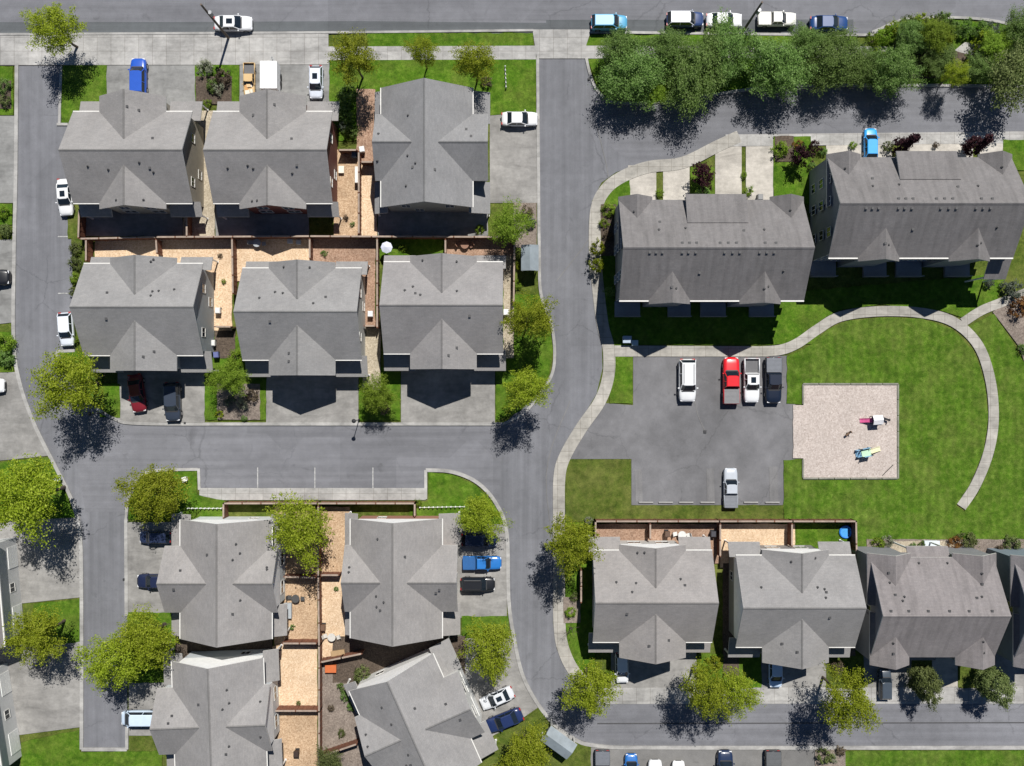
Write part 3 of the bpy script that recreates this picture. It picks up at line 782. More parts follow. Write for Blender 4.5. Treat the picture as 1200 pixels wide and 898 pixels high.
# ------------------------------------------------------------------ fences
def fence(pts, label, hgt=1.95, name='wooden_fence', mat='cedar', capm='fence_cap'):
    P = [W(x, y, hgt) for x, y in pts]
    o = empty(name, (P[0].x, P[0].y, .1), 0, label, 'fence', 'brown wooden yard fences')
    for a, b in zip(P, P[1:]):
        a = a - P[0]; b = b - P[0]; a.z = b.z = 0
        d = b - a; n = max(1, round(d.length / 2.4)); u = d.normalized(); q = Vector((-u.y, u.x, 0))
        for k in range(n):
            p0 = a + d * k / n; p1 = a + d * (k + 1) / n
            bm = bmesh.new(); nb = max(2, int((p1 - p0).length / .3))
            for j in range(nb):
                s = p0 + (p1 - p0) * (j - .01) / nb; e = p0 + (p1 - p0) * (j + 1.01) / nb
                off = q * (.012 if j % 2 else -.012); w = q * .025
                z1 = hgt - .06
                hexa(bm, [s + off - w, e + off - w, e + off + w, s + off + w] + [v + Vector((0, 0, z1)) for v in (s + off - w, e + off - w, e + off + w, s + off + w)])
            link('panel', mesh_of(bm, 'panel', mat), o)
            bm = bmesh.new(); w = q * .1; t = Vector((0, 0, hgt - .055))
            s, e = p0 + u * .075, p1 - u * .075
            hexa(bm, [v + t for v in (s - w, e - w, e + w, s + w)] + [v + t + Vector((0, 0, .05)) for v in (s - w, e - w, e + w, s + w)])
            link('cap_rail', mesh_of(bm, 'cap_rail', capm), o)
            posts = [p0] + ([p1] if k == n - 1 else [])
            for pp in posts:
                bm = bmesh.new(); box(bm, pp.x - .065, pp.x + .065, pp.y - .065, pp.y + .065, -.1, hgt + .06)
                link('post', mesh_of(bm, 'post', mat), o)
for pts, lb in [
 ([(93, 246), (92, 279)], 'short reddish fence beside the alley, left of the top left duplex yard'),
 ([(94, 280), (183, 278), (363, 277), (604, 278)], 'long fence between the top row and middle row back yards'),
 ([(101, 281), (101, 306)], 'short fence beside the hedge and alley, behind the leftmost middle duplex'),
 ([(183, 281), (184, 297)], 'short red dividing fence behind the leftmost middle duplex'),
 ([(272, 280), (273, 344)], 'red fence running south along the pale wood chip side yard'),
 ([(363, 280), (363, 303)], 'short dividing fence behind the off-white middle duplex'),
 ([(442, 280), (442, 384)], 'reddish fence along the left side of the tan duplex'),
 ([(522, 281), (522, 297)], 'short fence stub behind the tan duplex'),
 ([(603, 281), (602, 354)], 'dark fence along the right side of the tan duplex, by the grey shelter'),
 ([(420.5, 178), (420.5, 274)], 'fence splitting the wood chip side yards between dark red and grey duplexes'),
 ([(397, 176), (418, 176)], 'gate-width fence across the side yard right of the dark red duplex'),
 ([(423, 190), (437, 190)], 'narrow fence across the side yard left of the north-south ridge duplex'),
 ([(252, 383), (271, 383)], 'narrow fence closing the pale wood chip side yard at its south end'),
 ([(427, 382), (440, 382)], 'narrow fence between the off-white and the tan duplex'),
 ([(219, 277), (219, 252)], 'short fence beside the beige gravel path'),
 ([(262, 607), (262, 590), (372, 590), (486, 590), (486, 605)], 'brown fence south of the three marked street parking bays'),
 ([(373, 593), (373, 676), (374, 757), (374, 834), (374, 960)], 'long red fence running south between the two lower duplex columns'),
 ([(333, 676), (370, 677)], 'fence crossing the yard under the large yellow-green tree'),
 ([(376, 674), (397, 674)], 'narrow fence beside the reddish duplex, across its side yard'),
 ([(331, 754), (371, 754)], 'fence crossing between the two lower left wood chip yards'),
 ([(321, 833), (372, 833)], 'fence at the south end of the palest wood chip yard'),
 ([(376, 776), (400, 771), (424, 766)], 'slanted fence north of the bare earth yard with an orange box'),
 ([(377, 886), (418, 872)], 'slanted fence at the south end of the bare earth yard'),
 ([(698, 634), (698, 611), (843, 611), (929, 611), (1003, 611), (1004, 664)], 'long fence along the lawn south of the parking lot'),
 ([(762, 614), (762, 632)], 'dividing fence behind the white gable of the parking lot duplex'),
 ([(844, 614), (844, 652)], 'dividing fence left of the pale empty wood chip yard'),
 ([(928, 614), (928, 640)], 'dividing fence left of the small yard with the blue pool'),
 ([(681, 668), (681, 706)], 'short light fence along the left side of the parking lot duplex'),
]: fence(pts, lb)

def picket(pts, label):
    P = [W(x, y, .5) for x, y in pts]
    o = empty('picket_fence', (P[0].x, P[0].y, .1), 0, label, 'fence', 'low white picket edgings')
    a, b = P[0], P[1]; d = b - a; d.z = 0; n = int(d.length / .5); u = d.normalized()
    for i in range(n + 1):
        p = d * i / n
        bm = bmesh.new(); tube(bm, p + Vector((0, 0, -.1)), p + Vector((0, 0, .5)), .085, .085, 6); tube(bm, p + Vector((0, 0, .5)), p + Vector((0, 0, .62)), .1, .02, 6)
        link('picket', mesh_of(bm, 'picket', 'trim_white'), o)
    bm = bmesh.new(); tube(bm, Vector((0, 0, .3)), d + Vector((0, 0, .3)), .025, .025, 5)
    link('rail', mesh_of(bm, 'rail', 'trim_white'), o)
picket([(220, 596), (259, 596)], 'row of low white pickets north of the grey-green duplex')
picket([(492, 595), (544, 594)], 'row of low white pickets beside the corner lawn')
picket([(592, 78), (593, 102)], 'row of low white pickets on the lawn by the white sedan drive')

# ------------------------------------------------------------------ trees and shrubs
def crown_mesh(name, mat, seed, r, zc, hz, nc, nl, leaf, shape=0, cr=.26, low=0.0):
    rnd = random.Random(seed)
    vs, fs = [], []
    lobes = [(rnd.uniform(0, 6.28), rnd.uniform(.12, .3)) for _ in range(4)]
    def rad(a):
        return 1 + sum(k * math.cos((i + 2) * a + ph) for i, (ph, k) in enumerate(lobes)) * .45
    for c in range(nc):
        a = rnd.uniform(0, 6.283); t = rnd.uniform(-1, 1)
        k = rnd.uniform(.45, 1.0) ** .6
        if t < -.6: t += .3
        prof = math.sqrt(max(0, 1 - t * t))
        if shape == 1: prof = max(.08, (1 - (t + 1) / 2)) ** .8           # conical
        if shape == 2: prof = math.sqrt(max(0, 1 - abs(t) ** 3))          # dense dome
        rr = r * rad(a) * prof * k
        cx, cy, cz = rr * math.cos(a), rr * math.sin(a), zc + hz * t * (k ** .3)
        cs = r * cr * rnd.uniform(.6, 1.35)
        out = Vector((cx, cy, (cz - zc) * .8)).normalized() if rr > .01 else Vector((0, 0, 1))
        for l in range(int(nl * rnd.uniform(.6, 1.3))):
            d = Vector((rnd.gauss(0, 1), rnd.gauss(0, 1), rnd.gauss(0, .75))).normalized() * cs * min(1.9, abs(rnd.gauss(.55, .42)))
            p = Vector((cx, cy, cz)) + d
            if shape == 0:                        # twigs: leaves strung along a branch that reaches outwards and up
                q_ = rnd.uniform(.0, 1.0) ** .75
                st_ = Vector((cx * .35, cy * .35, zc + (cz - zc) * .45 - hz * .12))
                en_ = Vector((cx * 1.22, cy * 1.22, cz + hz * .06))
                wd = r * .1 * (1.25 - q_ * .8) * (1 + (c % 3) * .3)
                p = st_.lerp(en_, q_) + Vector((rnd.gauss(0, 1), rnd.gauss(0, 1), rnd.gauss(0, .8))) * wd
            if p.z < zc - hz * (1 - low): p.z = zc - hz * (1 - low) + rnd.uniform(0, .3)
            nrm = (out * .5 + d.normalized() * .7 + Vector((0, 0, .7)) + Vector((rnd.uniform(-1, 1), rnd.uniform(-1, 1), rnd.uniform(-1, 1))) * .75).normalized()
            q = nrm.to_track_quat('Z', 'Y').to_matrix(); s = leaf * rnd.uniform(.55, 1.35); w = s * rnd.uniform(.45, .8)
            th = rnd.uniform(0, 6.28)
            u = q @ Vector((math.cos(th), math.sin(th), 0)); v = q @ Vector((-math.sin(th), math.cos(th), 0))
            n0 = len(vs)
            vs += [p - u * s, p + v * w - nrm * s * .15, p + u * s, p - v * w - nrm * s * .15]
            fs.append((n0, n0 + 1, n0 + 2, n0 + 3))
    me = bpy.data.meshes.new(name); me.from_pydata([tuple(v) for v in vs], [], fs); me.materials.append(M[mat])
    return me

def trunk_mesh(seed, hgt, r, spread, zc, hz):
    rnd = random.Random(seed); bm = bmesh.new()
    p = Vector((0, 0, -.1)); rr = r
    pts = [p]
    for i in range(5):
        p = p + Vector((rnd.uniform(-.12, .12), rnd.uniform(-.12, .12), hgt / 5)); pts.append(p)
    for i, (a, b) in enumerate(zip(pts, pts[1:])): tube(bm, a, b, r * (1 - i * .16), r * (1 - (i + 1) * .16), 8)
    for k in range(9):
        a0 = k * 2.4 + rnd.uniform(-.4, .4); st = pts[rnd.choice((2, 3, 3, 4, 5))]
        l = spread * rnd.uniform(.55, .9)
        m = st + Vector((math.cos(a0) * l * .45, math.sin(a0) * l * .45, hz * rnd.uniform(.15, .35)))
        e = st + Vector((math.cos(a0) * l, math.sin(a0) * l, hz * rnd.uniform(.3, .8)))
        tube(bm, st, m, r * .38, r * .24, 6); tube(bm, m, e, r * .24, r * .07, 6)
        e2 = m + Vector((math.cos(a0 + .8) * l * .4, math.sin(a0 + .8) * l * .4, hz * .3)); tube(bm, m, e2, r * .16, r * .05, 5)
    return mesh_of(bm, 'trunk', 'bark')

PLANT = {}
def proto(kind, v):
    k = (kind, v)
    if k in PLANT: return PLANT[k]
    sd = hash(kind) % 1 + v * 31 + sum(map(ord, kind))
    if kind in ('yellow', 'fresh'):
        cm = crown_mesh('crown', 'leaf_' + kind, sd, 3.0, 8.2, 3.3, 125, 105, .09, 0, .25); tm = trunk_mesh(sd, 7.4, .18, 2.6, 8, 2.6)
    elif kind == 'sparse':
        cm = crown_mesh('crown', 'leaf_olive', sd, 3.0, 7.2, 3.1, 110, 70, .11, 0, .22); tm = trunk_mesh(sd, 6.6, .16, 2.8, 7, 2.8)
    elif kind == 'green':
        cm = crown_mesh('crown', 'leaf_green', sd, 4.4, 6.2, 4.2, 190, 130, .115, 0, .2); tm = trunk_mesh(sd, 6, .24, 3.8, 6, 3.4)
    elif kind == 'olive':
        cm = crown_mesh('crown', 'leaf_olive', sd, 2.0, 2.9, 2.6, 150, 110, .085, 2, .22); tm = trunk_mesh(sd, 3, .12, 1.6, 3, 2)
    elif kind == 'purple':
        cm = crown_mesh('crown', 'leaf_purple', sd, 1.5, 2.6, 1.9, 45, 44, .12, 0, .25); tm = trunk_mesh(sd, 2.6, .09, 1.2, 2.6, 1.5)
    elif kind == 'purplecone':
        cm = crown_mesh('crown', 'leaf_purple', sd, 1.1, 3.2, 2.9, 60, 40, .12, 1, .26); tm = trunk_mesh(sd, 4.5, .1, .7, 3, 1.5)
    else:                                       # shrubs: bush_<leaf>
        cm = crown_mesh('foliage', 'leaf_' + kind.split('_')[1], sd, 1.0, .75, .72, 34, 42, .085, 2, .3, .1); tm = trunk_mesh(sd, .7, .05, .7, .7, .5)
    PLANT[k] = (cm, tm)
    return PLANT[k]
RAD = {'yellow': 3, 'fresh': 3, 'sparse': 3, 'green': 4.4, 'olive': 2, 'purple': 1.5, 'purplecone': 1.1}
ZCEN = {'yellow': 8.2, 'fresh': 8.2, 'sparse': 7.2, 'green': 6.2, 'olive': 2.9, 'purple': 2.6, 'purplecone': 3.2}
prnd = random.Random(77)
PCNT = {}
def plant(kind, px, py, rpx, label, hz=1.0, sq=1.0, rot=None, name=None, group=None):
    base = RAD.get(kind, 1.0)
    nv = 5 if kind in ('yellow', 'green') else 3
    PCNT[kind] = PCNT.get(kind, -1) + 1
    cm, tm = proto(kind, PCNT[kind] % nv)
    s = rpx * S * .955 / base / 1.06
    kz = s ** .45 * hz if kind in ZCEN else s ** .75 * hz
    zc = ZCEN.get(kind, .75) * kz
    p = W(px, py, zc)
    bush = kind.startswith('bush')
    o = empty(name or ('shrub' if bush else 'tree'), (p.x, p.y, .1), R(rot) if rot is not None else (prnd.uniform(0, 6.28) if sq == 1 else 0), label, 'shrub' if bush else 'tree', group)
    if kind in ZCEN and sq == 1: sq = prnd.uniform(.86, 1.14)
    o.scale = (s * sq, s / sq, kz)
    link('foliage' if bush else 'crown', cm, o); link('stem' if bush else 'trunk', tm, o)
    return o
GY = 'yellow-green street trees'
for k, x, y, r, lb, hz in [
 ('yellow', 63, 34, 30, 'tree leaning over the pavement at the top left corner, shading the alley mouth', 0.75),
 ('yellow', 413, 66, 27, 'leftmost and largest of three trees on the lawn north of the grey duplex', 1),
 ('yellow', 495, 60, 18, 'smallest, middle one of three trees on the lawn north of the grey duplex', 0.95),
 ('yellow', 557, 72, 24, 'rightmost of three trees on the lawn north of the grey duplex', 0.9),
 ('fresh', 598, 261, 25, 'bright green tree north of the small grey shelter', 0.8),
 ('yellow', 621, 371, 28, 'upper of two trees on the bulging verge right of the tan duplex', 1),
 ('yellow', 617, 457, 26, 'lower of two trees on the bulging verge, at the street corner', 1.05),
 ('yellow', 77, 449, 38, 'broad tree on the corner of the alley, left of the dark red car', 1),
 ('fresh', 268, 444, 22, 'light green tree in the bed between the leftmost and off-white middle duplex', 0.62),
 ('fresh', 442, 461, 22, 'round green tree between the off-white and tan duplex drives', 0.62),
 ('yellow', 180, 578, 36, 'tree on the lawn left of the marked parking bays, over a navy car', 0.75),
 ('yellow', 353, 619, 37, 'large tree overhanging the fence between the two lower duplexes', 0.85),
 ('yellow', 566, 607, 26, 'tree on the rounded corner lawn above the navy car', 0.8),
 ('yellow', 28, 582, 45, 'widest tree, on the left lawn with shadow over the drive', 1),
 ('yellow', 40, 746, 32, 'tree at the left edge beside the two pale garage fronts', 0.9),
 ('yellow', 134, 775, 36, 'left half of the long canopy over the dead-end street', 0.85),
 ('yellow', 169, 748, 33, 'right half of the long canopy by the grey-green duplex', 0.8),
 ('yellow', 572, 762, 32, 'tree on the drive verge above the silver-white sedan parked askew', 0.85),
 ('yellow', 670, 637, 31, 'tree on the pavement at the left end of the parking lot fence', 1.1),
 ('yellow', 693, 808, 30, 'tree on the inside of the road bend, left of the half shaded white car', 1),
 ('yellow', 828, 810, 29, 'left tree of the pair by the lower right street', 1.1),
 ('yellow', 866, 811, 24, 'right tree of the pair by the lower right street', 1.05),
 ('yellow', 994, 822, 33, 'large tree by the lower right street, left of the two dense olive trees', 1.05),
 ('yellow', 616, 886, 32, 'tree on the corner grass left of the grey cabin roof, cut by bottom edge', 0.8),
 ('sparse', 386, 892, 17, 'small sparse tree in the bare earth yard at the bottom edge', 0.7),
]: plant(k, x, y, r, lb, hz, group=GY)
plant('olive', 1084, 801, 19, 'left of two dense olive trees in front of the weathered twin gabled duplex', 1.1)
plant('olive', 1164, 802, 21, 'right of two dense olive trees in front of the weathered twin gabled duplex', 1.1)
GG = 'dark green trees between the street and the alley'
for x, y, r, lb, hz in [(742, 90, 38, 'leftmost dark green tree, beside the alley entrance', .72), (728, 60, 25, 'smaller dark green tree right below the light blue car', .7), (814, 88, 40, 'biggest dark green tree, south of the navy car with painted roof glare', .72),
 (852, 60, 32, 'dark green tree below the white sedan on the top street', .7), (910, 78, 39, 'dark green tree south of the cream white pickup', .74), (976, 72, 35, 'dark green tree below the blue car on the top street', .72),
 (1048, 84, 30, 'smaller dark green tree north of the bright blue car', .75), (1196, 42, 26, 'dark green tree at the top right edge beside the street', .65), (784, 58, 26, 'small dark green tree right of the smaller one by the light blue car', .68),
 (946, 52, 24, 'small dark green tree squeezed between the cream pickup and blue car', .65)]:
    plant('green', x, y, r, lb, hz, group=GG)
plant('green', 1070, 42, 22, 'small dark green tree in the planted bank near the street kerb', .5, group=GG)
plant('fresh', 1098, 40, 20, 'bright green small tree in the planted bank near the street', .5)
plant('green', 1013, 80, 24, 'low dark green tree left of the one opposite the bright blue car', .6, group=GG)
plant('green', 1102, 70, 21, 'dark green tree in the middle of the planted bank, left of the small lone tree', .45, group=GG)
plant('green', 1150, 80, 21, 'dark green tree in the planted bank, right of the small lone tree', .45, group=GG)
plant('fresh', 1166, 54, 19, 'bright green small tree in the planted bank near the right edge', .45)
plant('sparse', 1190, 90, 36, 'sparse brownish olive tree at the right edge over the alley', .72)
plant('yellow', 1120, 86, 15, 'small yellow-green tree alone on the alley verge, casting a long shadow', .75)
plant('fresh', 769, 112, 14, 'small lime green tree squeezed between the two leftmost big dark trees', .55)
plant('purple', 824, 206, 15, 'dark purple tree between two terrace driveways', 1)
plant('purple', 940, 184, 13, 'dark purple-red tree left of the bright blue car', 1)
plant('purplecone', 1062, 168, 13, 'dark red conical tree right of the bright blue car', 1)
plant('purplecone', 1148, 168, 13, 'dark red conical tree nearest the right edge', 1)
plant('purple', 1134, 172, 7, 'small dark red tree touching the right conical one', .9)
def bare_sapling():
    p = W(668, 735)
    o = empty('bare_sapling', (p.x, p.y, .1), 0, 'leafless sapling beside the pavement casting a branched shadow', 'tree')
    link('trunk', trunk_mesh(5, 2.6, .07, 1.5, 2, 1.6), o)
    link('crown', crown_mesh('crown', 'leaf_brown', 9, .9, 2.6, .8, 8, 5, .06), o)
bare_sapling()
SB = 'garden shrubs'
for lf, x, y, r, lb in [
 ('yellow', 699, 290, 9, 'upper bright yellow-green shrub beside the pavement left of the terrace'), ('yellow', 699, 311, 9, 'lower bright yellow-green shrub beside the pavement left of the terrace'),
 ('fresh', 713, 246, 9, 'green shrub at the top of the bed left of the terrace'), ('fresh', 708, 262, 6, 'small green shrub below the top one left of the terrace'), ('brown', 712, 276, 6, 'brownish shrub in the bed left of the terrace'), ('green', 715, 342, 7, 'dark shrub in the terrace shade by the pavement'),
 ('fresh', 773, 226, 5, 'shrub between the two left terrace drives'), ('green', 824, 228, 9, 'dark shrub under the purple tree by the terrace'), ('fresh', 872, 205, 4, 'narrow shrub between the two middle terrace drives'), ('fresh', 877, 224, 6, 'shrub by the wall between the two middle terrace drives'),
 ('fresh', 915, 176, 10, 'green shrub at the drive corner, left of the purple-red tree'), ('rust', 935, 170, 6, 'orange shrub next to the dark purple-red tree'), ('purple', 955, 172, 8, 'dark shrub between purple-red tree and bright blue car'), ('green', 951, 196, 6, 'dark shrub at the terrace corner below the purple-red tree'), ('green', 965, 178, 5, 'small dark shrub next to terrace corner'),
 ('fresh', 1000, 170, 5, 'small shrub just left of the bright blue car'), ('olive', 1040, 172, 7, 'shrub just right of the bright blue car'), ('brown', 1097, 170, 4, 'small brown shrub alone between the two conical trees'),
 ('pale', 240, 80, 10, 'whitish flowering shrub by the utility pole lawn'), ('brown', 262, 90, 10, 'brown twiggy shrub in the bed left of the tan pickup'), ('pale', 256, 104, 7, 'cream shrub in the bed left of the tan pickup'), ('green', 248, 100, 8, 'dark shrub in the bed left of the tan pickup'), ('fresh', 243, 121, 5, 'small green shrub between the two top left duplexes'),
 ('green', 408, 112, 13, 'dark shrub under the largest of three lawn trees'), ('green', 404, 135, 11, 'dark shrub beside the red duplex gable'), ('green', 412, 154, 9, 'dark shrub at the north end of the wood chip yard'), ('grey', 402, 148, 6, 'bluish grey shrub beside the red duplex gable'),
 ('brown', 570, 96, 7, 'brown shrub under the rightmost of three lawn trees'), ('brown', 617, 248, 8, 'brown shrub in the bed south of the white sedan drive'), ('grey', 622, 262, 7, 'grey shrub in the bed north of the grey shelter'), ('yellow', 608, 312, 5, 'yellow shrub between the dark fence and grey shelter'), ('fresh', 606, 334, 6, 'green shrub below the grey shelter'),
 ('olive', 89, 292, 8, 'top shrub of the hedge along the alley'), ('olive', 88, 309, 8, 'second shrub of the hedge along the alley'), ('fresh', 87, 326, 7, 'third shrub of the hedge along the alley'), ('olive', 86, 342, 6, 'bottom shrub of the hedge along the alley'), ('fresh', 88, 398, 5, 'shrub beside the silver-white alley car'),
 ('pale', 283, 474, 7, 'pale shrub in the bed between two middle row drives'), ('brown', 296, 464, 8, 'brown shrub in the bed between two middle row drives'), ('yellow', 257, 486, 5, 'low yellow shrub in the bed by the street kerb'), ('grey', 270, 470, 7, 'grey shrub in the bed between two middle row drives'), ('green', 286, 490, 4, 'small dark shrub at the kerb between two middle row drives'),
 ('fresh', 276, 420, 11, 'green shrub beside the side yard of the leftmost middle duplex'), ('brown', 450, 478, 8, 'brown shrub under the round green tree'),
 ('fresh', 1029, 637, 8, 'round green shrub at the left of the twin gabled duplex'), ('pale', 1040, 634, 7, 'cream shrub beside the round green one'), ('green', 1070, 641, 5, 'small dark shrub by the pale walk behind the twin gabled duplex'), ('green', 1080, 639, 5, 'second small dark shrub by the pale walk'), ('rust', 1118, 637, 9, 'red-brown round shrub behind the twin gabled duplex'), ('olive', 1134, 634, 11, 'olive shrub right of the red-brown one'), ('olive', 1186, 640, 11, 'grey-green shrub at the right edge behind the last houses'), ('brown', 1174, 645, 7, 'brown shrub at the right edge behind the last houses'),
 ('rust', 1196, 360, 13, 'orange-brown shrub on the patio at the right edge'), ('grey', 1187, 340, 13, 'grey-green spreading shrub above the patio'), ('green', 1199, 410, 7, 'dark green shrub below the patio at the right edge'), ('grey', 1158, 333, 6, 'grey shrub in shade at the terrace corner'),
 ('fresh', 5, 402, 12, 'dark green shrub at the left edge above the alley drive'), ('green', 6, 420, 11, 'lower dark shrub at the left edge'), ('green', 4, 100, 9, 'dark shrub at the top left edge'), ('olive', 6, 118, 7, 'olive shrub at the top left edge'), ('olive', 5, 270, 8, 'olive shrub on the left edge verge'), ('fresh', 4, 248, 8, 'green shrub on the left edge verge'),
 ('fresh', 669, 718, 7, 'green shrub left of the parking lot duplex'), ('olive', 674, 700, 6, 'olive shrub left of the parking lot duplex'), ('fresh', 715, 790, 6, 'green shrub left of the half shaded white car'), ('yellow', 838, 776, 10, 'yellow shrub between the two lower right drives'), ('brown', 982, 782, 8, 'brown shrub by the drive left of the twin gabled duplex'), ('olive', 966, 886, 10, 'olive shrub at the bottom by the last parked pickup'), ('pale', 976, 889, 5, 'cream shrub at the bottom edge by the lawn'), ('brown', 985, 880, 6, 'brown shrub at the bottom kerb by the lawn'),
 ('olive', 425, 792, 11, 'olive shrub in the bare earth yard'), ('green', 404, 816, 7, 'dark shrub beside the turned duplex'), ('green', 412, 828, 6, 'small dark shrub beside the turned duplex'), ('green', 400, 805, 5, 'smallest dark shrub beside the turned duplex'), ('pale', 195, 752, 6, 'pale shrub at the end of the long canopy'), ('fresh', 490, 590, 5, 'small green shrub at the end of the parking bay fence'), ('fresh', 562, 269, 6, 'lime green shrub behind the tan duplex fence'),
 ('pale', 690, 610, 5, 'pale shrub at the corner of the parking lot fence'),
]: plant('bush_' + lf, x, y, r, lb, hz=2.3 if x == 699 else 1.0, group=SB)
srnd = random.Random(4)
cols = ['fresh', 'green', 'olive', 'fresh', 'grey', 'green', 'yellow']
spots = [(1022, 47, 9), (1036, 41, 10), (1050, 34, 11), (1064, 30, 11), (1078, 27, 10), (1092, 30, 13), (1106, 26, 12), (1118, 34, 9), (1130, 32, 10), (1146, 34, 11), (1160, 38, 12), (1172, 46, 10), (1060, 46, 13), (1075, 42, 12), (1090, 48, 10), (1105, 46, 11), (1048, 52, 9), (1150, 50, 12), (1163, 60, 10), (1100, 62, 9), (1082, 62, 11), (1065, 66, 12), (1140, 66, 9), (1152, 74, 11), (1165, 78, 9), (1108, 78, 8), (1092, 80, 10), (1174, 90, 8), (1030, 62, 9), (1026, 76, 9)]
rows_ = {'along the street kerb': [], 'in the middle of': [], 'near the alley kerb of': []}
for i, (x, y, r) in enumerate(spots):
    rows_['along the street kerb' if y < 42 else 'in the middle of' if y < 64 else 'near the alley kerb of'].append((x, y, r, cols[(i * 3 + i // 4) % len(cols)]))
NTH = ['leftmost', 'second', 'third', 'fourth', 'fifth', 'sixth', 'seventh', 'eighth', 'ninth', 'tenth', 'eleventh', 'twelfth']
CN = dict(fresh='bright green', green='dark green', grey='grey-green', olive='olive', yellow='yellow-green', brown='brown')
for wh, L_ in rows_.items():
    for n, (x, y, r, k) in enumerate(sorted(L_)):
        lb = '%s %s shrub%s %s the planted bank' % (NTH[n], CN[k], '' if n == 0 else ' from the left', wh if wh.endswith('of') else wh + ' of')
        lb = lb.replace(CN[k] + ' shrub', 'shrub, ' + CN[k] + ',')
        plant('bush_' + k, x, y, r, lb, hz=1.4, group='shrubs of the planted bank')

# ------------------------------------------------------------------ vehicles
CARS = {}
def loft(bm, st):
    rows = []
    for (x, hw, top, bot, cr) in st:
        h = [(0, top + cr), (hw * .55, top + cr * .7), (hw * .86, top - .01), (hw * .97, top - .13), (hw, (top + bot) * .5), (hw * .96, bot + .06), (hw * .85, bot)]
        full = [(y, z) for y, z in h] + [(-y, z) for y, z in h[:0:-1]]
        rows.append([bm.verts.new((x, y, z)) for y, z in full])
    n = len(rows[0])
    for a, b in zip(rows, rows[1:]):
        for i in range(n): bm.faces.new((a[i], a[(i + 1) % n], b[(i + 1) % n], b[i]))
    bm.faces.new(rows[0]); bm.faces.new(rows[-1][::-1])

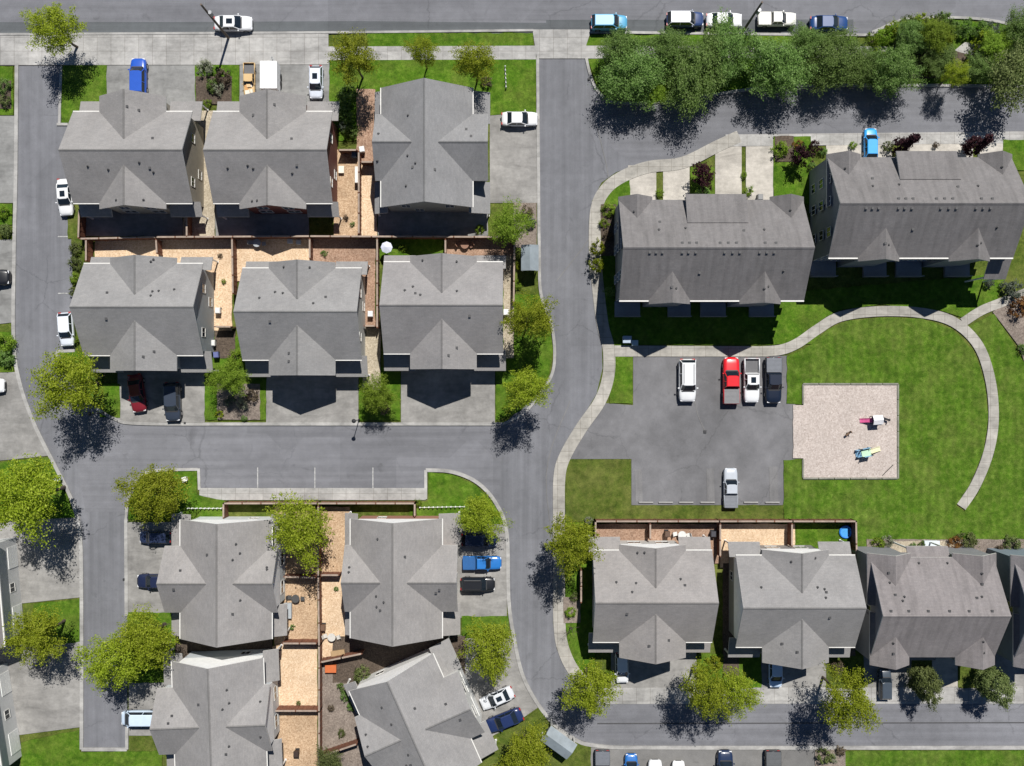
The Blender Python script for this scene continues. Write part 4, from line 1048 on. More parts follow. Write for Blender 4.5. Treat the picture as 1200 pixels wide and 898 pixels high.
SPEC = {  # length, half width, hood height, belt, roof height, windscreen base/top x, rear top/base x, tail height
 'sedan': (4.65, .91, .86, .95, 1.45, 1.0, .25, -1.0, -1.7, .98),
 'hatch': (4.2, .89, .9, .98, 1.52, 1.05, .35, -1.55, -2.0, 1.0),
 'suv': (4.75, .95, 1.02, 1.12, 1.75, 1.15, .5, -1.95, -2.3, 1.1),
 'van': (5.0, .98, 1.1, 1.2, 1.85, 1.75, 1.05, -2.25, -2.45, 1.15),
 'pickup': (5.7, .98, 1.08, 1.16, 1.82, 1.15, .5, -.75, -.95, .75),
}
def car_meshes(t):
    if t in CARS: return CARS[t]
    L, w, zh, zb, zt, xa, xb, xc, xd, ztail = SPEC[t]
    f, r = L / 2, -L / 2
    P = {}
    bm = bmesh.new()
    tail = xd if t == 'pickup' else None
    st = [(f, w * .62, zh - .3, .34, .02), (f - .1, w * .82, zh - .14, .26, .03), (f - .35, w * .94, zh - .04, .2, .04), (f - .8, w, zh, .2, .05), (xa + .1, w, zb - .03, .2, .04), (xa - .3, w, zb, .2, .02), (0, w, zb, .2, .0)]
    if t == 'pickup':
        st += [(xd, w, zb, .2, 0), (xd - .02, w, .72, .2, 0), (r + .1, w, .72, .3, 0), (r, w * .97, .7, .36, 0)]
    else:
        st += [(xc, w, zb, .2, 0), (max(xd, r + .3), w * .98, ztail, .2, .02), (r + .12, w * .9, ztail - .06, .28, .02), (r, w * .74, ztail - .3, .36, .01)]
    loft(bm, st)
    if t == 'pickup':
        box(bm, r + .04, xd - .06, w - .1, w, .7, zb); box(bm, r + .04, xd - .06, -w, -w + .1, .7, zb); box(bm, r, r + .09, -w + .1, w - .1, .5, zb)
    P['body'] = (mesh_of(bm, 'body', 'paint', True), [(0, 0, 0)])
    # greenhouse
    gb, gt = w * .9, w * .74
    def ring(z, k):
        q = (z - zb) / (zt - zb)
        xf = xa + (xb - xa) * q; xr = xd + (xc - xd) * q; hw = gb + (gt - gb) * q
        return [(xr + .12 * k, -hw, z), (xf - .25 * k, -hw, z), (xf, -hw * .55, z), (xf, hw * .55, z), (xf - .25 * k, hw, z), (xr + .12 * k, hw, z)]
    bm = bmesh.new()
    A = [bm.verts.new(p) for p in ring(zb - .05, .5)]; B = [bm.verts.new(p) for p in ring(zt - .05, .5)]
    for i in range(6): bm.faces.new((A[i], A[(i + 1) % 6], B[(i + 1) % 6], B[i]))
    bm.faces.new(B)
    P['window'] = (mesh_of(bm, 'window', 'glass'), [(0, 0, 0)])
    bm = bmesh.new()
    top = ring(zt - .055, .5); up = [(x * .97 + (xb + xc) * .015, y * .9, zt) for x, y, z in top]
    mid = [(x + (.03 if x > (xb + xc) / 2 else -.03), y * 1.03, z) for x, y, z in top]
    A = [bm.verts.new(p) for p in mid]; B = [bm.verts.new(p) for p in up]
    for i in range(6): bm.faces.new((A[i], A[(i + 1) % 6], B[(i + 1) % 6], B[i]))
    bm.faces.new(B); bm.faces.new(A[::-1])
    lo, hi = ring(zb - .04, .5), ring(zt - .06, .5)
    for i in (0, 1, 4, 5):
        a, b = Vector(lo[i]), Vector(hi[i]); a.y *= 1.01; b.y *= 1.01
        tube(bm, a, b, .06, .05, 5)
    xm = (xb + xc) / 2
    for s in (-1, 1): tube(bm, (xm, s * gb * 1.0, zb - .04), (xm, s * gt * 1.0, zt - .06), .05, .05, 5)
    P['roof'] = (mesh_of(bm, 'roof', 'paint'), [(0, 0, 0)])
    rw = .33 if t in ('sedan', 'hatch') else .37
    bm = bmesh.new(); tube(bm, (0, -.11, 0), (0, .11, 0), rw, rw, 16); P['wheel'] = (mesh_of(bm, 'wheel', 'tyre'), [(sx * L * .31, sy * (w - .1), rw) for sx in (-1, 1) for sy in (-1, 1)])
    bm = bmesh.new(); tube(bm, (0, -.125, 0), (0, .125, 0), rw * .62, rw * .62, 12); P['rim'] = (mesh_of(bm, 'rim', 'rim'), None)
    bm = bmesh.new(); box(bm, -.1, .06, -.17, .17, -.07, .07); bmesh.ops.bevel(bm, geom=bm.edges[:], offset=.03, segments=1, affect='EDGES')
    hl = mesh_of(bm, 'headlight', 'headlight')
    P['headlight'] = (hl, [(f - .12, s * w * .66, zh - .2) for s in (-1, 1)])
    tl = hl.copy(); tl.materials.clear(); tl.materials.append(M['taillight'])
    P['tail_light'] = (tl, [(r + .06, s * w * .7, .85) for s in (-1, 1)])
    bm = bmesh.new(); box(bm, -.07, .07, -.1, .1, -.06, .07); bmesh.ops.bevel(bm, geom=bm.edges[:], offset=.025, segments=1, affect='EDGES')
    P['mirror'] = (mesh_of(bm, 'mirror', 'paint'), [(xa - .3, s * (w + .08), zb + .08) for s in (-1, 1)])
    bm = bmesh.new(); hexa(bm, [(xa - .02, -w * .8, zb - .1), (xa + .12, -w * .7, zb - .12), (xa + .12, w * .7, zb - .12), (xa - .02, w * .8, zb - .1), (xa - .02, -w * .8, zb + .03), (xa + .12, -w * .7, zb + .012), (xa + .12, w * .7, zb + .012), (xa - .02, w * .8, zb + .03)]); P['wiper_cowl'] = (mesh_of(bm, 'wiper_cowl', 'dark_plastic'), [(0, 0, 0)])
    bm = bmesh.new(); box(bm, f - .06, f + .02, -w * .45, w * .45, .42, .62); P['grille'] = (mesh_of(bm, 'grille', 'dark_plastic'), [(0, 0, 0)])
    if t == 'pickup':
        bm = bmesh.new()
        box(bm, r + .09, xd - .06, -w + .1, w - .1, .72, .76)
        for k in range(9):
            yy = -w + .2 + k * .19
            box(bm, r + .1, xd - .08, yy, yy + .08, .76, .775)
        P['bed'] = (mesh_of(bm, 'bed', 'bed_liner'), [(0, 0, 0)])
        bm = bmesh.new(); box(bm, r + .05, xd - .07, -w + .05, w - .05, zb + .003, zb + .05)
        for k in range(3):
            xx = r + .1 + (xd - r - .2) * (k + .5) / 3
            box(bm, xx - .02, xx + .02, -w + .06, w - .06, zb + .05, zb + .065)
        P['bed_cover'] = (mesh_of(bm, 'bed_cover', 'object_paint'), [(0, 0, 0)])
    bm = bmesh.new(); box(bm, -.45, .3, -.32, .32, 0, .012); bmesh.ops.bevel(bm, geom=bm.edges[:], offset=.004, segments=1, affect='EDGES')
    P['sunroof'] = (mesh_of(bm, 'sunroof', 'glass'), [((xb + xc) / 2 + .15, 0, zt + .001)])
    bm = bmesh.new()
    for s in (-1, 1):
        tube(bm, (xb - .15, s * gt * .78, zt + .08), (xc + .15, s * gt * .78, zt + .08), .025, .025, 6)
        for xx in (xb - .2, xc + .2): tube(bm, (xx, s * gt * .78, zt - .05), (xx, s * gt * .78, zt + .08), .02, .02, 5)
    P['roof_rack'] = (mesh_of(bm, 'roof_rack', 'dark_plastic'), [(0, 0, 0)])
    CARS[t] = P
    return P

def car(t, px, py, head, col, label, roofc=None, cover=None, sun=False, rack=False, scale=1.0):
    P = car_meshes(t)
    p = W(px, py, .9)
    o = empty({'pickup': 'pickup_truck', 'van': 'van', 'suv': 'suv', 'sedan': 'car', 'hatch': 'car'}[t], (p.x, p.y, .06), R(head), label, {'pickup': 'pickup truck', 'van': 'van', 'suv': 'car'}.get(t, 'car'), 'parked vehicles')
    o.scale = (scale,) * 3
    for k, (me, locs) in P.items():
        if k == 'rim' or (k == 'sunroof' and not sun) or (k == 'roof_rack' and not rack) or (k == 'bed_cover' and not cover): continue
        for l in locs:
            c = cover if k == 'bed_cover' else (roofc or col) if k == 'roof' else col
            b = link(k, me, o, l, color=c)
            if k == 'wheel': link('rim', P['rim'][0], b)
    return o
WH, SV, NV, BK, GR = (.68, .69, .7), (.5, .53, .58), (.012, .02, .055), (.012, .013, .016), (.13, .14, .155)
BL = (.02, .1, .36)
for a in [
 ('sedan', 273, 27, 0, WH, 'white car parked on the top street beside the utility pole, left part', dict(sun=True)),
 ('suv', 162, 91, 90, (.015, .08, .42), 'deep blue suv on the top left duplex drive', dict()),
 ('pickup', 291.5, 93, -90, (.55, .38, .18), 'tan pickup carrying clutter beside the white box trailer', dict(scale=.72)),
 ('hatch', 370, 96, -90, (.6, .64, .72), 'silver-white hatchback nose south on the dark red duplex drive', dict(sun=True, scale=.96)),
 ('sedan', 609, 139, 0, WH, 'white sedan on the pale drive right of the north-south ridge duplex', dict(scale=.95)),
 ('sedan', 75.5, 231, -86, WH, 'white sedan parked along the alley, upper of the two there', dict(sun=True, scale=.97)),
 ('hatch', 77, 386, -86, (.66, .7, .76), 'silver-white hatchback parked along the alley, lower of the two there', dict(scale=.98)),
 ('sedan', 160, 461, -82, (.16, .012, .02), 'dark red sedan half in the shade of the leftmost middle duplex', dict()),
 ('suv', 202, 471, -88, (.03, .04, .06), 'dark grey suv half in shade beside the dark red sedan', dict()),
 ('suv', 714, 26, 0, (.09, .33, .52), 'light blue suv on the top street, first after the junction', dict(scale=.93)),
 ('suv', 803, 22.5, 0, (.03, .055, .15), 'navy suv with sun glare painted on its roof, on the top street', dict(roofc=(.75, .76, .8), scale=.95)),  # white roof colour stands in for sun glare on a navy roof
 ('sedan', 849, 23, 0, WH, 'white sedan parked between the navy suv and cream pickup on the street', dict(scale=.95)),
 ('pickup', 911, 22, 0, (.74, .73, .68), 'cream white pickup with covered bed on the top street', dict(cover=(.76, .75, .68), scale=.82)),
 ('sedan', 972, 27, 0, (.012, .05, .17), 'blue sedan, last in line on the top street', dict()),
 ('hatch', 1021, 168, 90, (.03, .32, .75), 'bright sky blue hatchback nosed up to the terrace by the alley', dict(scale=.9)),
 ('suv', 805.5, 446, -90, WH, 'white suv with roof rack in the parking lot, left of the red pickup', dict(rack=True, scale=1.1)),
 ('pickup', 857, 446, 90, (.6, .01, .018), 'red pickup with grey bed in the parking lot', dict(cover=(.17, .17, .175), scale=1.0)),
 ('pickup', 881, 446, -90, WH, 'white pickup with dark bed beside the red pickup', dict(sun=True, scale=.95)),
 ('pickup', 906.5, 446, -90, (.008, .014, .03), 'dark navy pickup with grey bed cover at the edge of the park lawn', dict(cover=(.14, .15, .17), scale=.98)),
 ('pickup', 856.5, 572, 90, (.42, .45, .49), 'silver grey pickup alone on the south side of the parking lot', dict(cover=(.17, .18, .2), scale=.85)),
 ('suv', 181, 630, 180, (.02, .03, .07), 'dark navy suv in tree shade on the grey-green duplex drive', dict(scale=.8)),
 ('sedan', 181, 681.5, 180, (.012, .018, .05), 'navy sedan nose out below the shaded suv, by the grey-green duplex', dict(scale=.95)),
 ('suv', 562, 633, 0, (.015, .025, .06), 'navy suv under the corner lawn tree, above the blue pickup', dict(scale=.9)),
 ('pickup', 565, 660, 0, (.02, .15, .45), 'bright blue pickup between two dark cars on the reddish duplex drive', dict(cover=(.015, .09, .26), scale=.83)),
 ('suv', 560, 685, 0, BK, 'black suv below the bright blue pickup', dict(rack=True, scale=.88)),
 ('sedan', 582.5, 819, 204, (.55, .57, .6), 'silver-white sedan parked askew at the bend beside the turned duplex', dict(sun=True, scale=.92)),
 ('sedan', 591, 845, 202, (.012, .025, .09), 'navy sedan parked askew next to the corner grass', dict()),
 ('pickup', 706, 905, -90, (.05, .055, .065), 'dark grey pickup bed at the left end of the bottom car park', dict(cover=(.14, .15, .17), scale=.92)),
 ('hatch', 740, 902, 90, (.02, .13, .4), 'blue hatchback in the bottom car park', dict(scale=.88)),
 ('suv', 768, 912, 90, WH, 'white suv next to the blue hatchback in the bottom car park', dict(scale=.9)),
 ('hatch', 795.5, 911, 90, (.7, .7, .7), 'white hatchback alone right of the white suv in the bottom car park', dict(scale=.9)),
 ('suv', 850, 902, 90, (.012, .025, .065), 'dark navy suv in the bottom car park, left of the last pickup', dict(scale=.97)),
 ('pickup', 906, 906, -90, (.03, .033, .038), 'black pickup with open bed at the right end of the bottom car park', dict(cover=(.1, .105, .11), scale=.95)),
 ('hatch', 729, 783, -88, WH, 'white hatchback half in the shade of the parking lot duplex garage', dict(scale=.9)),
 ('hatch', 909.5, 788, -90, (.5, .62, .78), 'silver-white hatchback with painted blue glass reflection, in front of the garage left of the large tree', dict(scale=.92)),  # body tinted pale blue for the reflection in the windscreen
 ('suv', 1038, 803, 90, (.05, .065, .085), 'dark grey suv on the drive of the twin gabled duplex', dict(scale=.78)),
 ('van', 164, 842, 180, (.5, .6, .72), 'silver-blue van at the dead end beside the pale duplex', dict(scale=.92)),
 ('suv', -12, 325, 0, BK, 'black car nose at the left edge, middle drive', dict()),
 ('sedan', -18, 452, 0, WH, 'white car nose at the left edge above the widest tree', dict()),
]:
    t, x, y, hd, col, lb, kw = a
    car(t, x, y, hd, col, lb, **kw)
def clutter_in_pickup():
    p = W(291, 103, 1)
    o = empty('lumber_pile', (p.x, p.y, .62), R(8), 'pile of orange boards and boxes on the tan pickup bed', 'lumber')
    rnd = random.Random(3)
    for i in range(9):
        bm = bmesh.new(); x, y = rnd.uniform(-.45, .45), rnd.uniform(-.6, .6); a, b = rnd.uniform(.12, .3), rnd.uniform(.15, .45)
        box(bm, x - a, x + a, y - b, y + b, .1 * i % .3, .2 + rnd.uniform(0, .3))
        link('board', mesh_of(bm, 'board', 'object_paint'), o, color=rnd.choice([(.5, .25, .08), (.6, .42, .22), (.15, .06, .04), (.65, .6, .5)]))
clutter_in_pickup()
def trailer():
    p = W(314.5, 87, 2.3)
    o = empty('box_trailer', (p.x, p.y, .06), R(90), 'white enclosed box trailer on the dark red duplex drive', 'trailer')
    bm = bmesh.new(); hexa(bm, [(-1.75, -1.02, .45), (1.6, -1.02, .45), (1.6, 1.02, .45), (-1.75, 1.02, .45), (-1.75, -1.02, 2.3), (1.6, -1.02, 2.3), (1.6, 1.02, 2.3), (-1.75, 1.02, 2.3)])
    bmesh.ops.bevel(bm, geom=bm.edges[:], offset=.06, segments=2, affect='EDGES')
    link('body', mesh_of(bm, 'body', 'object_paint'), o, color=(.8, .8, .79))
    bm = bmesh.new()
    for k in range(5): box(bm, -1.5 + k * .7, -1.46 + k * .7, -.96, .96, 2.3, 2.315)
    link('roof_rib', mesh_of(bm, 'roof_rib', 'trim'), o)
    bm = bmesh.new(); tube(bm, (0, -.1, 0), (0, .1, 0), .36, .36, 14); wm = mesh_of(bm, 'wheel', 'tyre')
    for s in (-1, 1):
        for x in (-.6, .25): link('wheel', wm, o, (x, s * 1.0, .36))
    bm = bmesh.new(); tube(bm, (1.5, .55, .5), (2.7, 0, .5), .05, .05, 6); tube(bm, (1.5, -.55, .5), (2.7, 0, .5), .05, .05, 6); tube(bm, (2.65, 0, .05), (2.65, 0, .7), .04, .04, 6)
    link('tow_bar', mesh_of(bm, 'tow_bar', 'metal_grey'), o)
    bm = bmesh.new(); box(bm, -1.78, -1.755, -.9, .9, .55, 2.15); link('rear_door', mesh_of(bm, 'rear_door', 'trim'), o)
trailer()

# ------------------------------------------------------------------ street furniture and small things
def utility_pole(px, py, hgt, label, arm=True):
    p = W(px, py)
    o = empty('utility_pole', (p.x, p.y, .1), 0, label, 'utility pole')
    bm = bmesh.new(); tube(bm, (0, 0, -.1), (0, 0, hgt), .17, .11, 10); link('pole', mesh_of(bm, 'pole', 'pole_wood'), o)
    bm = bmesh.new(); tube(bm, (0, 0, hgt - 1.2), (.25, 1.6, hgt - .8), .05, .04, 6); link('arm', mesh_of(bm, 'arm', 'metal_grey'), o)
    bm = bmesh.new(); box(bm, .1, .42, 1.5, 2.1, hgt - .88, hgt - .7); bmesh.ops.bevel(bm, geom=bm.edges[:], offset=.05, segments=2, affect='EDGES'); link('lamp_head', mesh_of(bm, 'lamp_head', 'trim_white'), o)
    bm = bmesh.new(); tube(bm, (.28, 0, hgt - 3.1), (.28, 0, hgt - 2.2), .22, .22, 12); link('transformer', mesh_of(bm, 'transformer', 'metal_grey'), o)
utility_pole(268, 45, 10.2, 'brown utility pole with white lamp by the white street car')
utility_pole(868, 41, 9.8, 'brown utility pole between the white sedan and cream pickup on the street')
def lamp_post(px, py, label):
    p = W(px, py)
    o = empty('street_lamp', (p.x, p.y, .1), 0, label, 'street lamp', 'short street lamps')
    bm = bmesh.new(); tube(bm, (0, 0, -.05), (0, 0, .35), .13, .09, 10); tube(bm, (0, 0, .35), (0, 0, 3.5), .055, .045, 8); link('post', mesh_of(bm, 'post', 'dark_plastic'), o)
    bm = bmesh.new(); tube(bm, (0, 0, 3.5), (0, 0, 3.85), .12, .2, 10); link('lantern', mesh_of(bm, 'lantern', 'headlight'), o)
    bm = bmesh.new(); tube(bm, (0, 0, 3.85), (0, 0, 4.02), .27, .05, 10); link('cap', mesh_of(bm, 'cap', 'dark_plastic'), o)
lamp_post(421, 492, 'black street lamp beside the round green tree, at the kerb')
lamp_post(122, 484, 'black street lamp on the corner below the broad alley tree')
def shelter(px, py, rot, lx, ly, label):
    p = W(px, py, 2.8)
    o = empty('shelter', (p.x, p.y, .1), R(rot), label, 'shelter')
    bm = bmesh.new(); gable(bm, -lx / 2, lx / 2, ly / 2, 2.55, .35, 'x', 0, .12); link('roof', mesh_of(bm, 'roof', ['metal_roof', 'trim']), o)
    for sx in (-1, 1):
        for sy in (-1, 1):
            bm = bmesh.new(); x, y = sx * (lx / 2 - .25), sy * (ly / 2 - .2); box(bm, x - .07, x + .07, y - .07, y + .07, -.1, 2.5); link('post', mesh_of(bm, 'post', 'trim'), o)
    bm = bmesh.new(); box(bm, -lx / 2 + .4, lx / 2 - .4, -.25, .25, .3, 1.5)
    for k in range(4):
        x = -lx / 2 + .5 + k * (lx - 1) / 4; box(bm, x, x + (lx - 1.2) / 4, -.27, -.25, .4, 1.4)
    link('mailbox_cabinet', mesh_of(bm, 'mailbox_cabinet', 'metal_grey'), o)
simple('metal_roof', (.2, .235, .26), .55, .1, .25, .9)
shelter(621, 302, 90, 3.1, 2.1, 'small blue-grey roofed shelter by the kerb right of the tan duplex')
shelter(655, 871, -36, 3.9, 2.2, 'small grey roofed shelter on the corner grass at the bottom bend')
# wheel stops
for i, (x, w) in enumerate([(757, '1'), (780, '2'), (804, '3'), (829, '4'), (880, '5'), (905, '6')]):
    p = W(x, 589, .1)
    o = empty('wheel_stop', (p.x, p.y, .09), 0, ['leftmost concrete wheel stop in the parking lot', 'second concrete wheel stop from the left', 'third concrete wheel stop from the left', 'concrete wheel stop just left of the silver grey pickup', 'concrete wheel stop just right of the silver grey pickup', 'rightmost concrete wheel stop in the parking lot'][i], 'wheel stop', 'wheel stops of the parking lot')
    bm = bmesh.new(); hexa(bm, [(-.9, -.11, 0), (.9, -.11, 0), (.9, .11, 0), (-.9, .11, 0), (-.86, -.06, .14), (.86, -.06, .14), (.86, .06, .14), (-.86, .06, .14)]); link('block', mesh_of(bm, 'block', 'concrete_kerb'), o)
# playground
def edging():
    o = empty('timber_edging', W(941, 560), 0, 'low timber edging round the square wood chip play area', 'edging')
    base = W(941, 560)
    for (a, b) in (((940, 450), (1052, 450)), ((1051.5, 450), (1051.5, 561)), ((1051, 560.5), (940, 560.5)), ((940.5, 560), (940.5, 538)), ((940.5, 474), (940.5, 450))):
        A, B = W(*a) - base, W(*b) - base; d = B - A; n = max(1, int(d.length / 1.9)); u = d.normalized(); q = Vector((-u.y, u.x, 0)) * .1
        for k in range(n):
            s, e = A + d * (k + .02) / n, A + d * (k + .98) / n
            bm = bmesh.new(); z = Vector((0, 0, .3)); hexa(bm, [s - q, e - q, e + q, s + q] + [v + z for v in (s - q, e - q, e + q, s + q)]); link('timber', mesh_of(bm, 'timber', 'edge_timber'), o)
simple('edge_timber', (.2, .2, .165), .9, 0, .35, 1.5)
edging()
def playset(px, py, rot, label, cdeck, cslide, cpanel, croof=None, k=1.0):
    p = W(px, py, .6)
    o = empty('play_structure', (p.x, p.y, .13), R(rot), label, 'play structure', 'toddler play structures'); o.scale = (k, k, k)
    def part(n, fn, c, par=o):
        bm = bmesh.new(); fn(bm); return link(n, mesh_of(bm, n, 'object_paint'), par, color=c)
    part('platform', lambda b: box(b, -.6, .6, -.55, .55, .72, .82), cdeck)
    for sx in (-1, 1):
        for sy in (-1, 1): part('post', lambda b: tube(b, (sx * .56, sy * .5, -.1), (sx * .56, sy * .5, 1.55), .05, .05, 8), (.02, .02, .03))
    def sl(b):
        pts = [(.6, .82), (1.0, .62), (1.5, .3), (1.9, .12), (2.1, .1)]
        for (x0, z0), (x1, z1) in zip(pts, pts[1:]):
            hexa(b, [(x0, -.3, z0 - .05), (x1, -.3, z1 - .05), (x1, .3, z1 - .05), (x0, .3, z0 - .05), (x0, -.3, z0), (x1, -.3, z1), (x1, .3, z1), (x0, .3, z0)])
            for s in (-.3, .25): hexa(b, [(x0, s, z0), (x1, s, z1), (x1, s + .05, z1), (x0, s + .05, z0), (x0, s, z0 + .14), (x1, s, z1 + .14), (x1, s + .05, z1 + .14), (x0, s + .05, z0 + .14)])
    part('slide', sl, cslide)
    part('side_panel', lambda b: (box(b, -.5, .5, .5, .56, .82, 1.3), box(b, -.5, .5, -.56, -.5, .82, 1.3)), cpanel)
    def cl(b):
        for i in range(4): box(b, -1.15 + i * .14, -1.0 + i * .14, -.4, .4, .1 + i * .17, .16 + i * .17)
        box(b, -1.15, -.6, -.46, -.4, 0, .75); box(b, -1.15, -.6, .4, .46, 0, .75)
    part('climber', cl, cpanel)
    if croof:
        def rf(b):
            for s in (-1, 1): slab(b, [(-.7, s * .66, 1.5), (.7, s * .66, 1.5), (.7, 0, 1.85), (-.7, 0, 1.85)], .05, 0, 0)
        part('canopy', rf, croof)
playset(1026, 492, 184, 'small play structure with pink slide and white canopy on the wood chips', (.07, .04, .12), (.55, .1, .25), (.05, .03, .09), (.7, .7, .72), .85)
playset(1014, 530, 12, 'play structure with mint green platform, blue climber and cream slide', (.42, .6, .42), (.66, .64, .42), (.2, .38, .55), None, .95)
def spring_toy(px, py, rot, label, col):
    p = W(px, py)
    o = empty('spring_rider', (p.x, p.y, .15), R(rot), label, 'spring rider')
    bm = bmesh.new(); tube(bm, (0, 0, 0), (0, 0, .4), .12, .12, 8); link('spring', mesh_of(bm, 'spring', 'dark_plastic'), o)
    bm = bmesh.new(); box(bm, -.4, .4, -.12, .12, .4, .55); box(bm, .28, .42, -.12, .12, .55, .85); bmesh.ops.bevel(bm, geom=bm.edges[:], offset=.03, segments=1, affect='EDGES'); link('seat', mesh_of(bm, 'seat', 'object_paint'), o, color=col)
    bm = bmesh.new(); tube(bm, (.3, -.25, .75), (.3, .25, .75), .025, .025, 6); link('handle', mesh_of(bm, 'handle', 'dark_plastic'), o)
spring_toy(992, 508, 40, 'tiny dark brown spring rider left of the two play structures', (.12, .07, .04))
spring_toy(1036, 491, -20, 'small black spring rider just right of the white canopied play structure', (.015, .015, .02))
def mobj(name, bm, px, py, z, mat, color, label, cat, rot=0, group=None):
    p = W(px, py, z)
    o = link(name, mesh_of(bm, name, mat), None, (p.x, p.y, .1), R(rot), color); return tag(o, label, cat, group)
bm = bmesh.new(); tube(bm, (-.9, 0, .1), (.9, 0, .1), .045, .045, 6); mobj('metal_bar', bm, 1040, 551, .1, 'dark_plastic', None, 'thin dark bar lying across the lower right corner of the play area', 'bar', 45)
def umbrella():
    p = W(453, 290, 2.2)
    o = empty('patio_umbrella', (p.x, p.y, .1), 0, 'round white patio umbrella behind the tan duplex', 'umbrella')
    bm = bmesh.new(); tube(bm, (0, 0, 0), (0, 0, 2.3), .03, .03, 8); tube(bm, (0, 0, 0), (0, 0, .1), .3, .28, 12); link('pole', mesh_of(bm, 'pole', 'metal_grey'), o)
    bm = bmesh.new(); tube(bm, (0, 0, 2.05), (0, 0, 2.35), .72, .05, 8); link('canopy', mesh_of(bm, 'canopy', 'object_paint'), o, color=(.55, .58, .66))
umbrella()
def pool():
    p = W(990, 623)
    o = empty('paddling_pool', (p.x, p.y, .13), 0, 'bright blue paddling pool in the small fenced grass yard', 'paddling pool')
    bm = bmesh.new()
    n = 24; ringz = [(.72, 0), (.8, .08), (.8, .24), (.72, .3), (.62, .24), (.6, .06)]
    rows = [[bm.verts.new((r * math.cos(6.2832 * i / n), r * math.sin(6.2832 * i / n), z)) for i in range(n)] for r, z in ringz]
    for a, b in zip(rows, rows[1:]):
        for i in range(n): bm.faces.new((a[i], a[(i + 1) % n], b[(i + 1) % n], b[i]))
    bm.faces.new(rows[0]); link('rim', mesh_of(bm, 'rim', 'object_paint'), o, color=(.03, .2, .6))
    bm = bmesh.new(); tube(bm, (0, 0, .02), (0, 0, .16), .6, .61, 24); link('water', mesh_of(bm, 'water', 'object_paint'), o, color=(.05, .28, .62))
pool()
def bin_thing(px, py, rot, col, label):
    p = W(px, py, 1)
    o = empty('wheelie_bin', (p.x, p.y, .1), R(rot), label, 'bin', 'bins and crates in the yards')
    bm = bmesh.new(); hexa(bm, [(-.24, -.27, .08), (.24, -.27, .08), (.24, .27, .08), (-.24, .27, .08), (-.3, -.34, .95), (.3, -.34, .95), (.3, .34, .95), (-.3, .34, .95)]); link('body', mesh_of(bm, 'body', 'object_paint'), o, color=col)
    bm = bmesh.new(); hexa(bm, [(-.33, -.38, .95), (.33, -.38, .95), (.33, .36, .95), (-.33, .36, .95), (-.26, -.3, 1.06), (.26, -.3, 1.06), (.26, .3, 1.06), (-.26, .3, 1.06)]); link('lid', mesh_of(bm, 'lid', 'object_paint'), o, color=col)
    bm = bmesh.new(); tube(bm, (-.25, .32, .12), (.25, .32, .12), .11, .11, 10); link('wheel', mesh_of(bm, 'wheel', 'tyre'), o)
for a in [(415, 181, 0, (.1, .16, .22), 'blue-grey bin at the gate right of the dark red duplex'), (424, 175, 10, (.7, .7, .68), 'white bin beside the narrow fence left of the grey duplex'), (253, 416, 5, (.1, .12, .28), 'blue bin beside the leftmost middle duplex'), (249, 402, 0, (.6, .6, .58), 'white bin beside the leftmost middle duplex'),
          (326, 767, 0, (.04, .02, .02), 'dark bin in the corner of the palest wood chip yard'), (347, 884, 0, (.04, .025, .02), 'dark bin in the bottom wood chip yard'), (378, 736, 0, (.14, .08, .05), 'brown bin by the fence left of the reddish duplex'), (434, 368, 0, (.7, .7, .68), 'white bin between the off-white and tan duplex'), (593, 366, 0, (.75, .75, .73), 'white bin at the right wall of the tan duplex'),
          (836, 626, 0, (.05, .05, .06), 'black bin by the fence of the tan chip yard'), (782, 626, 0, (.1, .06, .04), 'brown bin behind the parking lot duplex'), (255, 364, 0, (.65, .64, .62), 'white bin in the pale wood chip side yard'), (891, 231, 0, (.2, .2, .2), 'grey bin at the middle terrace drive wall')]: bin_thing(*a)
def crate(px, py, rot, lx, ly, hz, col, label, cat='box', name='storage_box'):
    p = W(px, py, hz)
    o = empty(name, (p.x, p.y, .13), R(rot), label, cat)
    bm = bmesh.new(); box(bm, -lx / 2, lx / 2, -ly / 2, ly / 2, 0, hz * .85); bmesh.ops.bevel(bm, geom=bm.edges[:], offset=.04, segments=1, affect='EDGES'); link('body', mesh_of(bm, 'body', 'object_paint'), o, color=col)
    bm = bmesh.new(); box(bm, -lx / 2 - .04, lx / 2 + .04, -ly / 2 - .04, ly / 2 + .04, hz * .86, hz); bmesh.ops.bevel(bm, geom=bm.edges[:], offset=.03, segments=1, affect='EDGES'); link('lid', mesh_of(bm, 'lid', 'object_paint'), o, color=col)
crate(387.5, 784, 0, 1.3, .85, .6, (.5, .13, .04), 'orange storage box in the bare earth yard')
crate(337, 716, 0, .9, 1.8, .7, (.33, .36, .38), 'grey bench box beside the grey-green duplex, in the wood chip yard')
crate(396, 766, 8, 1.6, .7, .5, (.35, .24, .13), 'wooden planter box left of the askew duplex fence')
crate(418, 205, 0, .35, 1.9, 1.2, (.68, .66, .62), 'tall white panel box beside the yard splitting fence')
crate(400, 199, 0, .6, .8, .5, (.7, .66, .55), 'cream box on the wood chips right of the dark red duplex')
crate(340, 283, 0, .6, .5, .5, (.35, .38, .42), 'grey box in the shade behind the off-white duplex')
crate(350, 284, 0, .5, .5, .5, (.4, .42, .45), 'second grey box in the shade behind the off-white duplex')
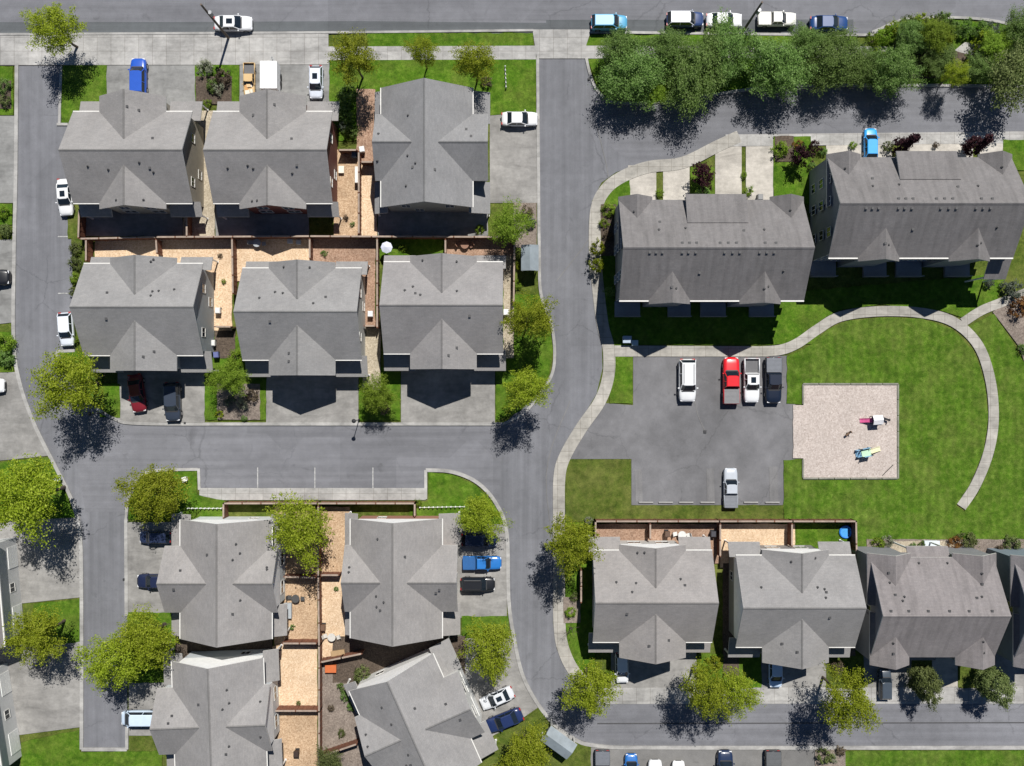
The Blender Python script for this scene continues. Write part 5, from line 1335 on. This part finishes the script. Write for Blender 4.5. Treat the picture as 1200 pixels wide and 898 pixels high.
def patio_set(px, py, rot, label, col):
    p = W(px, py)
    o = empty('patio_table', (p.x, p.y, .13), R(rot), label, 'table', 'patio tables in the yards')
    bm = bmesh.new(); tube(bm, (0, 0, .68), (0, 0, .73), .5, .5, 16); link('tabletop', mesh_of(bm, 'tabletop', 'object_paint'), o, color=col)
    for k in range(4):
        a = k * 1.5708 + .78; bm = bmesh.new(); tube(bm, (.32 * math.cos(a), .32 * math.sin(a), 0), (.3 * math.cos(a), .3 * math.sin(a), .68), .025, .025, 6); link('leg', mesh_of(bm, 'leg', 'dark_plastic'), o)
    return p
def patio_chair(p, dx, dy, rot, label, col):
    o = empty('patio_chair', (p.x + dx, p.y + dy, .13), R(rot), label, 'chair', 'patio chairs in the yards')
    bm = bmesh.new(); box(bm, -.24, .24, -.24, .24, .4, .45); link('seat', mesh_of(bm, 'seat', 'object_paint'), o, color=col)
    bm = bmesh.new(); hexa(bm, [(-.24, .2, .45), (.24, .2, .45), (.24, .24, .45), (-.24, .24, .45), (-.22, .3, .9), (.22, .3, .9), (.22, .34, .9), (-.22, .34, .9)]); link('backrest', mesh_of(bm, 'backrest', 'object_paint'), o, color=col)
    for sx in (-1, 1):
        for sy in (-1, 1):
            bm = bmesh.new(); tube(bm, (sx * .2, sy * .2, 0), (sx * .2, sy * .2, .4), .02, .02, 6); link('leg', mesh_of(bm, 'leg', 'dark_plastic'), o)
for px, py, rt, lb, cl, wh in [(303, 286, 10, 'grey round table behind the off-white middle duplex', (.3, .32, .34), 'behind the off-white middle duplex'), (545, 288, 30, 'brown round table behind the tan duplex', (.2, .1, .06), 'behind the tan duplex'),
        (390, 745, 20, 'pale round table in the yard left of the reddish duplex', (.5, .48, .44), 'left of the reddish duplex'), (348, 700, 0, 'dark round table in the yard beside the grey-green duplex', (.06, .06, .06), 'beside the grey-green duplex'), (798, 626, 15, 'white round table behind the parking lot duplex', (.6, .6, .58), 'behind the parking lot duplex')]:
    pp = patio_set(px, py, rt, lb, cl)
    patio_chair(pp, -.8, .1, 90 + rt, 'patio chair on the left side of the table ' + wh, cl)
    patio_chair(pp, .8, -.05, -90 + rt, 'patio chair on the right side of the table ' + wh, cl)
for px, py, r, k, lb in [(405, 255, 3.5, 'brown', 'small brown plant on the wood chips right of the dark red duplex'), (413, 263, 3, 'green', 'small dark plant at the south end of the dark red duplex side yard'), (343, 735, 3.5, 'green', 'small plant in the wood chip yard beside the grey-green duplex'), (350, 824, 3, 'olive', 'small olive plant at the south fence of the palest wood chip yard'),
        (394, 690, 3, 'green', 'small plant near the wall of the reddish duplex'), (262, 330, 3, 'fresh', 'small green plant in the pale wood chip side yard'), (258, 300, 3, 'brown', 'small brown plant at the corner of the pale wood chip side yard'), (380, 297, 4, 'green', 'small dark plant behind the off-white duplex near its fence'), (472, 291, 5, 'fresh', 'small green plant beside the white patio umbrella'),
        (875, 648, 3.5, 'olive', 'small olive plant in the palest yard behind the white gables'), (400, 860, 5, 'olive', 'olive tuft in the bare earth yard near its slanted fence'), (388, 830, 4, 'brown', 'brown tuft in the middle of the bare earth yard')]:
    plant('bush_' + k, px, py, r, lb, group=SB)
crate(735, 398, 0, 1.0, .8, .8, (.35, .42, .5), 'grey-blue utility cabinet in the terrace shade by the path', 'cabinet', 'utility_cabinet')
crate(744, 402, 0, .7, .6, .6, (.4, .5, .52), 'small utility cabinet beside the grey-blue one', 'cabinet', 'utility_cabinet')
crate(1092, 638, 0, 1.8, .8, .7, (.55, .6, .63), 'pale bench box by the walk behind the twin gabled duplex')
crate(216, 562, 20, .5, .5, .7, (.7, .7, .66), 'white utility box on the lawn left of the parking bays', 'utility box', 'utility_box')
crate(67, 562, 20, .9, .5, .6, (.45, .47, .5), 'grey utility box on the left lawn under the widest tree', 'utility box', 'utility_box')

# ------------------------------------------------------------------ light, sky, camera
sc = bpy.context.scene
EL, AZ = R(58), R(16.5)                # sun 58 degrees high, 16.5 degrees east of the top of the picture
w = bpy.data.worlds.new('World'); sc.world = w; w.use_nodes = True
nt = w.node_tree; nt.nodes.clear()
out = nt.nodes.new('ShaderNodeOutputWorld'); bg = nt.nodes.new('ShaderNodeBackground'); sky = nt.nodes.new('ShaderNodeTexSky')
sky.sky_type = 'NISHITA'; sky.sun_disc = False; sky.sun_elevation = EL; sky.sun_rotation = AZ
sky.air_density = .8; sky.dust_density = 0; sky.ozone_density = 6
bg.inputs[1].default_value = .05
nt.links.new(sky.outputs[0], bg.inputs[0]); nt.links.new(bg.outputs[0], out.inputs[0])
sd = bpy.data.lights.new('sun', 'SUN'); sd.energy = 5.0; sd.angle = R(.5); sd.color = (1, .965, .91)
so = bpy.data.objects.new('sun', sd); C.objects.link(so)
d = Vector((math.sin(AZ) * math.cos(EL), math.cos(AZ) * math.cos(EL), math.sin(EL)))
so.rotation_euler = d.to_track_quat('Z', 'Y').to_euler(); so.location = d * 200
cam = bpy.data.cameras.new('camera'); co = bpy.data.objects.new('camera', cam); C.objects.link(co)
cam.sensor_width = 36; cam.lens = 36 * H / (1200 * S); cam.clip_end = 8000; cam.clip_start = 1
co.location = (0, 0, H); co.rotation_euler = (0, 0, 0)
sc.camera = co
sc.render.engine = 'CYCLES'
sc.view_settings.view_transform = 'Standard'; sc.view_settings.look = 'None'; sc.view_settings.exposure = .28; sc.view_settings.gamma = 1
sc.view_settings.use_curve_mapping = False
